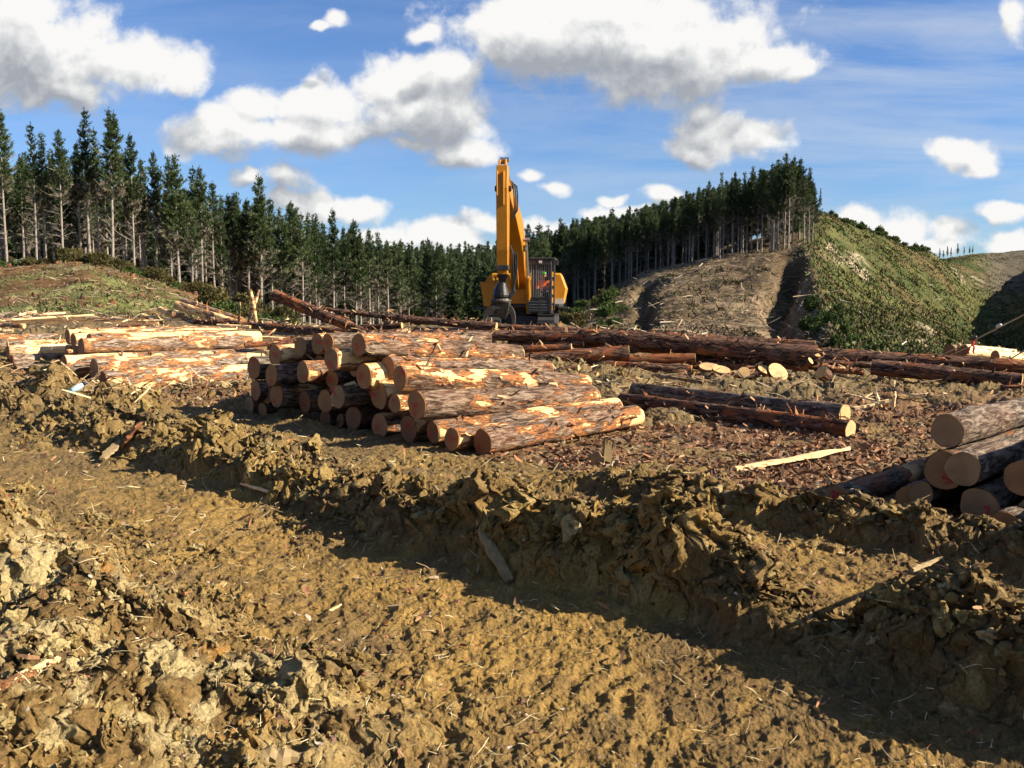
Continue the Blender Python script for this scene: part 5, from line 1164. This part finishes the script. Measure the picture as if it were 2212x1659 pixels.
def tine(b, side, y, w, reach, zb):
    n = 12; outer, inner = [], []
    for i in range(n + 1):
        f = i / n; a = f * 2.0
        xx = .12 + reach * math.sin(a) ; z_ = 1.72 - (1.72 - zb) * (1 - math.cos(a * .78)) / (1 - math.cos(1.56)); th = .16 * (1 - f) ** .6 + .03
        outer.append((bx - .03 + side * (xx + th * .5), Z(z_ + th * .3))); inner.append((bx - .03 + side * (xx - th * .5), Z(z_ - th * .3)))
    for i in range(n):
        q = [outer[i], outer[i + 1], inner[i + 1], inner[i]]
        b.hexa([(q[0][0], y - w, q[0][1]), (q[1][0], y - w, q[1][1]), (q[2][0], y - w, q[2][1]), (q[3][0], y - w, q[3][1]), (q[0][0], y + w, q[0][1]), (q[1][0], y + w, q[1][1]), (q[2][0], y + w, q[2][1]), (q[3][0], y + w, q[3][1])])
for side, y, reach, zb, m in ((-1, gy - .26, .44, .94, 'rusty'), (-1, gy + .2, .5, .98, 'black'), (1, gy, .28, 1.0, 'rusty')):
    part('grapple_claw', lambda b: tine(b, side, y, .07 if side < 0 else .12, reach, zb), m, gr)
part('grapple_cylinder', lambda b: b.tube([(bx - .42, gy, Z(1.75)), (bx + .3, gy, Z(1.62))], .07, 10), 'black', gr)

# ------------------------------------------------------------------ the driver
def skinned(name, joints, edges, mat, parent=None, sub=2, smooth=True):
    me = bpy.data.meshes.new(name); me.from_pydata([j[:3] for j in joints], edges, []); o = bpy.data.objects.new(name + '_rig', me); C.objects.link(o)
    m = o.modifiers.new('skin', 'SKIN'); m.use_smooth_shade = smooth; s = o.modifiers.new('sub', 'SUBSURF'); s.levels = sub; s.render_levels = sub
    for v, j in zip(me.skin_vertices[0].data, joints): rr = j[3]; v.radius = (rr, rr) if not hasattr(rr, '__len__') else rr
    me.skin_vertices[0].data[0].use_root = True
    dg = bpy.context.evaluated_depsgraph_get(); dg.update(); nm = bpy.data.meshes.new_from_object(o.evaluated_get(dg)); bpy.data.objects.remove(o)
    nm.materials.clear(); nm.name = name; return link(name, nm, [mat], parent, smooth)
M['skin'] = plain('sun_tanned_skin', (.42, .24, .16), (.36, .2, .13), .55, 9, 0, 0)
M['hivis'] = plain('orange_high_visibility_cloth', (.85, .16, .02), (.7, .12, .02), .8, 12, 0, .1)
M['tape'] = plain('silver_reflective_tape', (.7, .62, .5), (.6, .5, .4), .4, 12, 0, 0)
M['navy'] = plain('dark_navy_cloth', (.012, .014, .025), (.03, .03, .045), .85, 12, 0, .1)
M['helmet'] = plain('green_helmet_shell', (.06, .2, .03), (.05, .16, .03), .4, 5, 0, 0)
M['pinkred'] = plain('pinkish_red_plastic', (.5, .09, .1), (.4, .07, .08), .4, 5, 0, 0)
M['eye'] = plain('dark_eye', (.02, .015, .012), None, .3, 5, 0, 0)
mw = Matrix.Translation((MX, MY, MZ)) @ Matrix.Rotation(YAW, 4, 'Z')
sz = cz0 + .72
pr_loc = mw @ Vector((.88, -.62, sz))
J = [(0, .08, .1, .13), (0, .1, .28, .13), (0, .09, .46, .14), (0, .06, .56, .07), (0, .03, .64, .06), (0, -.01, .73, (.085, .1)), (0, -.01, .82, .085), (0, -.1, .735, .018),
     (-.19, .06, .5, .06), (-.27, -.1, .28, .045), (-.2, -.36, .26, .032), (.19, .06, .5, .06), (.28, -.1, .28, .045), (.2, -.36, .26, .032),
     (-.1, -.1, .08, .09), (-.13, -.42, .1, .065), (-.13, -.48, -.28, .045), (-.13, -.6, -.32, .035), (.1, -.1, .08, .09), (.13, -.42, .1, .065), (.13, -.48, -.28, .045), (.13, -.6, -.32, .035), (-.095, .0, .73, .02), (.095, .0, .73, .02)]
E = [(0, 1), (1, 2), (2, 3), (3, 4), (4, 5), (5, 6), (5, 7), (2, 8), (8, 9), (9, 10), (2, 11), (11, 12), (12, 13), (0, 14), (14, 15), (15, 16), (16, 17), (0, 18), (18, 19), (19, 20), (20, 21), (5, 22), (5, 23)]
for sx, w in ((-1, 10), (1, 13)):          # hands: palm, four fingers bent round the lever, thumb at the side
    k = len(J); J.append((sx * .185, -.43, .25, .026)); E.append((w, k))
    for f in range(4):
        x = sx * (.155 + .022 * f); l = (.8, 1.0, .95, .75)[f]; b0 = len(J)
        J += [(x, -.475, .255, .0095), (x, -.475 - .03 * l, .235, .009), (x, -.47 - .015 * l, .21, .0085)]; E += [(k, b0), (b0, b0 + 1), (b0 + 1, b0 + 2)]
    b0 = len(J); J += [(sx * .15, -.435, .265, .011), (sx * .14, -.475, .262, .0095)]; E += [(k, b0), (b0, b0 + 1)]
person = skinned('person', J, E, M['skin'])
person.location = pr_loc; person.rotation_euler = (0, 0, YAW)
tag(person, 'driver in an orange shirt and green helmet sitting in the loader cab', 'person')
SHJ = [(0, .08, .1, .155), (0, .1, .28, .16), (0, .09, .44, .165), (0, .065, .54, .085), (-.19, .06, .49, .085), (-.27, -.1, .28, .066), (-.225, -.27, .265, .052), (.19, .06, .49, .085), (.28, -.1, .28, .066), (.225, -.27, .265, .052)]
sh = skinned('shirt', SHJ, [(0, 1), (1, 2), (2, 3), (2, 4), (4, 5), (5, 6), (2, 7), (7, 8), (8, 9)], M['hivis'], person)
part('reflective_band', lambda b: b.tube([(0, .1, .3), (0, .1, .35)], .172, 18), 'tape', sh)
skinned('trousers', [(0, .08, .08, .15), (-.1, -.1, .08, .108), (-.13, -.42, .1, .083), (-.13, -.48, -.22, .065), (.1, -.1, .08, .108), (.13, -.42, .1, .083), (.13, -.48, -.22, .065)], [(0, 1), (1, 2), (2, 3), (0, 4), (4, 5), (5, 6)], M['navy'], person)
hm = part('helmet', lambda b: (b.tube([(0, -.01, .785), (0, -.01, .83), (0, -.01, .875), (0, -.01, .9), (0, -.01, .912)], [.122, .122, .105, .06, .01], 18), b.loft([[(-.1, -.1, .785), (.1, -.1, .785), (.1, -.1, .795), (-.1, -.1, .795)], [(-.07, -.185, .775), (.07, -.185, .775), (.07, -.185, .783), (-.07, -.185, .783)]])), 'helmet', person, smooth=True)
part('ear_defender', lambda b: b.tube([(-.1, 0, .73), (-.14, 0, .73)], [.045, .04], 12), 'pinkred', person)
part('ear_defender', lambda b: b.tube([(.1, 0, .73), (.14, 0, .73)], [.045, .04], 12), 'pinkred', person)
part('eyes', lambda b: [b.tube([(x, -.098, .752), (x, -.106, .752)], .012, 8) for x in (-.034, .034)], 'eye', person)
part('mouth', lambda b: b.box(-.024, .024, -.104, -.097, .686, .692), 'pinkred', person)
part('hair', lambda b: b.tube([(0, .03, .7), (0, .025, .74), (0, .015, .785)], [.07, .1, .112], 14), 'eye', person)

# ------------------------------------------------------------------ cables, ribbons, bottle
def cable(name, pts, rad, label, extra=None):
    o = empty(name, pts[0]); P = [Vector(p) - Vector(pts[0]) for p in pts]
    b = MB(); b.tube(P, rad, 7); b.build('rope', M['straw_rope'], o, True)
    for nm, f, rr, l, mt in extra or []:
        d = (P[-1] - P[0]); c = P[0] + d * f; u = d.normalized() * l / 2; b = MB(); b.tube([c - u, c - u * .6, c + u * .6, c + u], [rr * .5, rr, rr, rr * .5], 10); b.build(nm, M[mt], o)
    return tag(o, label, 'cable')
M['straw_rope'] = plain('pale_wire_rope', (.45, .37, .24), (.3, .24, .15), .6, 30, .2, .2)
M['ribbon'] = plain('red_ribbon', (.5, .02, .03), (.42, .02, .03), .7, 10, 0, 0)
c0, c1, c2 = at(1985, 787, 31), at(2112, 731, 28.5), at(2290, 640, 25)
cable('guy_cable', [c0, c0.lerp(c1, .5) - Vector((0, 0, .02)), c1, c1.lerp(c2, .5), c2], .022, 'upper pale guy cable with a shackle and white sleeve at the right edge', [('shackle', .44, .05, .3, 'rusty'), ('sleeve', .62, .055, .22, 'white'), ('clamp', .33, .05, .16, 'splinter')])
cable('guy_cable', [c0 + Vector((.25, -.1, -.02)), c1 + Vector((.05, 0, -.13))], .018, 'second strand running just under the upper guy cable')
cable('guy_cable', [at(2150, 795, 27), at(2215, 756, 26), at(2320, 690, 24.5)], .022, 'lower pale guy cable at the right edge of the photo', [('clamp', .2, .04, .14, 'rusty')])
def ribbon(p, label, seed):
    r = random.Random(seed); o = empty('ribbon', p)
    for k in range(2):
        b = MB(); rings = []; x = 0
        for i in range(7): rings.append([(x - .025, r.uniform(-.02, .02), -.07 * i), (x + .03, r.uniform(-.02, .02), -.07 * i), (x + .03, .012, -.07 * i - .003), (x - .025, .012, -.07 * i - .003)]); x += r.uniform(-.05, .04) - .02 + k * .05
        b.loft(rings); b.build('tail', M['ribbon'], o)
    b = MB(); b.tube([(-.05, 0, 0), (0, 0, .02), (.05, 0, 0)], [.02, .035, .02], 8); b.build('knot', M['ribbon'], o)
    return tag(o, label, 'ribbon')
ribbon(at(2103, 735, 28.5), 'red ribbon hanging from the upper guy cable', 1)
ribbon(at(2160, 788, 26.8), 'red ribbon tied low on the lower guy cable', 2)
a = lay(165, 848); o = empty('drink_bottle', a + Vector((0, -.02, .07)), 0); o.rotation_euler = (R(20), R(58), R(35))
part('bottle_body', lambda b: b.tube([(0, 0, -.17), (0, 0, -.165), (0, 0, .08), (0, 0, .12), (0, 0, .15)], [.045, .05, .05, .035, .022], 16), plain('pale_blue_plastic', (.55, .75, .85), (.5, .7, .8), .25, 5, 0, 0), o, smooth=True)
part('cap', lambda b: b.tube([(0, 0, .15), (0, 0, .19)], .026, 12), plain('dark_blue_plastic', (.02, .05, .1), None, .4, 5, 0, 0), o)
part('label_band', lambda b: b.tube([(0, 0, -.12), (0, 0, -.05)], .0515, 16, False), plain('teal_plastic', (.05, .22, .3), None, .4, 5, 0, 0), o)
tag(o, 'blue and white plastic bottle lying in the mud before the left stack', 'bottle')
# ------------------------------------------------------------------ sun, sky and clouds
SUN_EL = R(30); SUN_AZ = R(103)        # azimuth clockwise from +Y
to_sun = Vector((math.sin(SUN_AZ) * math.cos(SUN_EL), math.cos(SUN_AZ) * math.cos(SUN_EL), math.sin(SUN_EL)))
sl = bpy.data.lights.new('sun', 'SUN'); sl.energy = 5.0; sl.angle = R(.53); sl.color = (1, .9, .74)
so = bpy.data.objects.new('sun', sl); C.objects.link(so); so.rotation_mode = 'QUATERNION'; so.rotation_quaternion = to_sun.to_track_quat('Z', 'Y'); so.location = (30, -20, 40)
w = bpy.data.worlds.new('World'); scene.world = w; w.use_nodes = True
t = NT(w.node_tree); t.n.clear()
outw = t.node('ShaderNodeOutputWorld'); bg = t.node('ShaderNodeBackground'); t.l.new(bg.outputs[0], outw.inputs[0])
SKY = 0.05
bg.inputs['Strength'].default_value = SKY
sky = t.node('ShaderNodeTexSky', sky_type='NISHITA', sun_disc=False, sun_elevation=SUN_EL, sun_rotation=SUN_AZ, altitude=300, air_density=1.0, dust_density=.6, ozone_density=2.2)
# clouds: one density field over the sky's directions, billowing noise round a few dozen cores
def cl_coord(px, py):
    r_ = ray(px, py); return r_.x / r_.y, r_.z / r_.y
BL = [(60,110,215,120,1),(40,20,130,80,1),(290,135,140,72,1),(400,140,80,62,1),(140,190,170,40,.8),
 (500,280,140,62,1),(560,225,95,60,1),(690,235,95,70,1),(660,300,190,48,1),(450,300,80,40,.9),(845,180,85,68,1),(960,175,95,72,1),(930,255,160,85,1),(1000,330,130,42,1),(880,320,110,36,.9),
 (1180,70,250,115,1),(1420,95,270,120,1),(1640,140,140,40,1),(1720,160,70,24,.9),(930,70,48,32,.9),(1300,20,340,70,1),(1080,50,120,60,.8),
 (1550,285,100,66,1),(1530,232,42,36,1),(1640,300,60,42,1),(1500,320,80,38,1),
 (2065,335,70,42,1),(2100,370,40,30,.9),
 (610,390,85,42,.8),(680,445,75,42,1),(770,450,85,30,1),(960,512,110,32,1),(880,522,60,28,1),(520,390,45,32,.7),
 (1150,385,38,26,.9),(1205,412,52,24,.9),(1045,480,55,26,1),(1170,490,60,22,.9),
 (1860,490,65,42,1),(1950,500,85,48,1),(2060,510,75,40,1),(2160,465,65,26,1),(2190,530,80,32,1),(1720,520,90,30,.8),
 (738,34,48,28,.75),(692,52,40,16,.75),(2205,45,45,62,.7),(1330,442,50,16,.7),(1430,430,45,26,1),(1290,470,60,18,.8),(830,505,120,26,.9),(1010,535,110,24,.9),(620,432,80,34,.8),(1350,462,90,18,.8),(1990,535,140,22,.9)]
g = bpy.data.node_groups.new('cloud_density', 'ShaderNodeTree'); gt = NT(g)
g.interface.new_socket('P', in_out='INPUT', socket_type='NodeSocketVector'); g.interface.new_socket('Density', in_out='OUTPUT', socket_type='NodeSocketFloat'); g.interface.new_socket('Rel', in_out='OUTPUT', socket_type='NodeSocketFloat')
gi = gt.node('NodeGroupInput'); go = gt.node('NodeGroupOutput'); P0 = gi.outputs[0]
def vm(op, a, b=None, c=None):
    n = gt.node('ShaderNodeVectorMath', operation=op)
    for i, v in enumerate((a, b, c)):
        if v is None: continue
        if isinstance(v, bpy.types.NodeSocket): gt.l.new(v, n.inputs[i])
        else: n.inputs[i].default_value = v
    return n
def vnoise_n(vec, scale, detail, rough=.5, z=0):
    n = gt.node('ShaderNodeTexNoise', noise_dimensions='3D'); n.inputs['Scale'].default_value = scale; n.inputs['Detail'].default_value = detail; n.inputs['Roughness'].default_value = rough
    gt.l.new(vm('ADD', vec, (0, 0, z)).outputs[0], n.inputs['Vector']); return n
wn = vnoise_n(P0, 9, 3, .55); warp = vm('MULTIPLY_ADD', vm('SUBTRACT', wn.outputs['Color'], (.5, .5, .5)).outputs[0], (.075, .06, 0), P0).outputs[0]
D = None; relS = None
for (px, py, rx, ry, wt) in BL:
    u, v = cl_coord(px, py); k = F / 1.12
    q = vm('MULTIPLY_ADD', warp, (k / rx, k / ry, 0), (-u * k / rx, -v * k / ry, 0)).outputs[0]
    ln = vm('LENGTH', q).outputs['Value']
    e = gt.math('MULTIPLY_ADD', ln, -1.0, wt)
    if D is None: D = e
    else:
        n = gt.node('ShaderNodeMath', operation='SMOOTH_MAX'); gt.l.new(D, n.inputs[0]); gt.l.new(e, n.inputs[1]); n.inputs[2].default_value = .22; D = n.outputs[0]
n1 = vnoise_n(P0, 13, 8, .58, 3.1).outputs[0]
v1 = gt.node('ShaderNodeTexVoronoi', voronoi_dimensions='3D', feature='SMOOTH_F1'); v1.inputs['Scale'].default_value = 22; v1.inputs['Detail'].default_value = 3; v1.inputs['Roughness'].default_value = .55; v1.inputs['Smoothness'].default_value = .35
gt.l.new(vm('MULTIPLY_ADD', vm('SUBTRACT', vnoise_n(P0, 30, 3).outputs['Color'], (.5, .5, .5)).outputs[0], (.02, .02, 0), P0).outputs[0], v1.inputs['Vector'])
D = gt.math('MAXIMUM', D, -1.0)
dens = gt.math('ADD', D, gt.math('MULTIPLY_ADD', gt.math('SUBTRACT', n1, .5), 1.3, .1))
dens = gt.math('ADD', dens, gt.math('MULTIPLY', gt.math('SUBTRACT', .42, v1.outputs['Distance']), .32))
dens = gt.math('ADD', dens, gt.math('MULTIPLY', gt.math('SUBTRACT', vnoise_n(warp, 42, 8, .68, 7.7).outputs[0], .5), .55))
gt.l.new(dens, go.inputs[0]); gt.l.new(D, go.inputs[1])
tc = t.node('ShaderNodeTexCoord').outputs['Generated']; sp = t.node('ShaderNodeSeparateXYZ'); t.l.new(tc, sp.inputs[0])
ay = t.math('MAXIMUM', t.math('ABSOLUTE', sp.outputs[1]), .12)
cb = t.node('ShaderNodeCombineXYZ'); t.l.new(t.math('DIVIDE', sp.outputs[0], ay), cb.inputs[0]); t.l.new(t.math('DIVIDE', sp.outputs[2], ay), cb.inputs[1])
P = cb.outputs[0]
def dens_at(off):
    n = t.node('ShaderNodeGroup'); n.node_tree = g
    a = t.node('ShaderNodeVectorMath', operation='ADD'); t.l.new(P, a.inputs[0]); a.inputs[1].default_value = off; t.l.new(a.outputs[0], n.inputs[0]); return n.outputs[0], n.outputs[1]
d0, r0_ = dens_at((0, 0, 0)); d1, r1_ = dens_at((.005, .014, 0)); d2_, r2_ = dens_at((.012, .06, 0))
alpha = t.node('ShaderNodeMapRange', interpolation_type='SMOOTHSTEP'); t.l.new(t.math('MULTIPLY_ADD', t.math('LESS_THAN', sp.outputs[1], 0.0), -5.0, d0), alpha.inputs[0]); alpha.inputs[1].default_value = -.12; alpha.inputs[2].default_value = .36
up = t.node('ShaderNodeMapRange', interpolation_type='SMOOTHSTEP'); t.l.new(t.math('ADD', d2_, t.math('MULTIPLY', r2_, .5)), up.inputs[0]); up.inputs[1].default_value = -.3; up.inputs[2].default_value = .85
lit = t.math('SUBTRACT', 1.02, t.math('MULTIPLY', up.outputs[0], .7))
lit = t.math('ADD', lit, t.math('MULTIPLY', t.math('SUBTRACT', d0, d1), .8))
lit = t.math('ADD', lit, t.math('MULTIPLY', t.math('SUBTRACT', t.noise(P, 24, 7, .62, None, .6), .5), .75))
shade = t.ramp(lit, [(.1, (.42, .45, .50)), (.45, (.62, .64, .67)), (.75, (.86, .87, .87)), (1.0, (1.06, 1.05, 1.03))])
k = 1.0 / SKY
scl = t.node('ShaderNodeVectorMath', operation='SCALE'); t.l.new(shade, scl.inputs[0]); scl.inputs['Scale'].default_value = k * CLOUD_GAIN
# thin high streaks
mp = t.node('ShaderNodeMapping'); t.l.new(P, mp.inputs[0]); mp.inputs['Rotation'].default_value = (0, 0, R(12)); mp.inputs['Scale'].default_value = (2.2, 16, 1)
st_ = t.ramp(t.noise(mp.outputs[0], 1.0, 7, .6, None, .4), [(.40, 0.0), (.70, 1.0)])
msk = t.node('ShaderNodeMapRange'); t.l.new(cb.outputs[0], msk.inputs[0]); sp2 = t.node('ShaderNodeSeparateXYZ'); t.l.new(P, sp2.inputs[0]); t.l.new(sp2.outputs[0], msk.inputs[0]); msk.inputs[1].default_value = -.1; msk.inputs[2].default_value = .35; msk.inputs[3].default_value = .2; msk.inputs[4].default_value = .72
cir = t.math('MULTIPLY', st_, msk.outputs[0])
skyc = t.mix(1.0, sky.outputs[0], SKY_TINT, 'MULTIPLY')
skyc = t.mix(cir, skyc, tuple(v * k * .9 * CLOUD_GAIN for v in (.80, .88, .98)))
fin_ = t.mix(alpha.outputs[0], skyc, scl.outputs[0])
t.l.new(fin_, bg.inputs[0])
w.cycles.sampling_method = 'MANUAL'; w.cycles.sample_map_resolution = 512
# ------------------------------------------------------------------ output settings
scene.view_settings.view_transform = 'Standard'; scene.view_settings.look = 'None'; scene.view_settings.gamma = 1.0; scene.view_settings.exposure = EXPO
scene.render.engine = 'CYCLES'; cy = scene.cycles
cy.max_bounces = 4; cy.diffuse_bounces = 2; cy.glossy_bounces = 2; cy.transmission_bounces = 3; cy.transparent_max_bounces = 4
cy.use_adaptive_sampling = True; cy.adaptive_threshold = .025; cy.adaptive_min_samples = 20
cy.use_denoising = True
try: cy.denoiser = 'OPENIMAGEDENOISE'; cy.denoising_input_passes = 'RGB_ALBEDO_NORMAL'
except Exception: pass
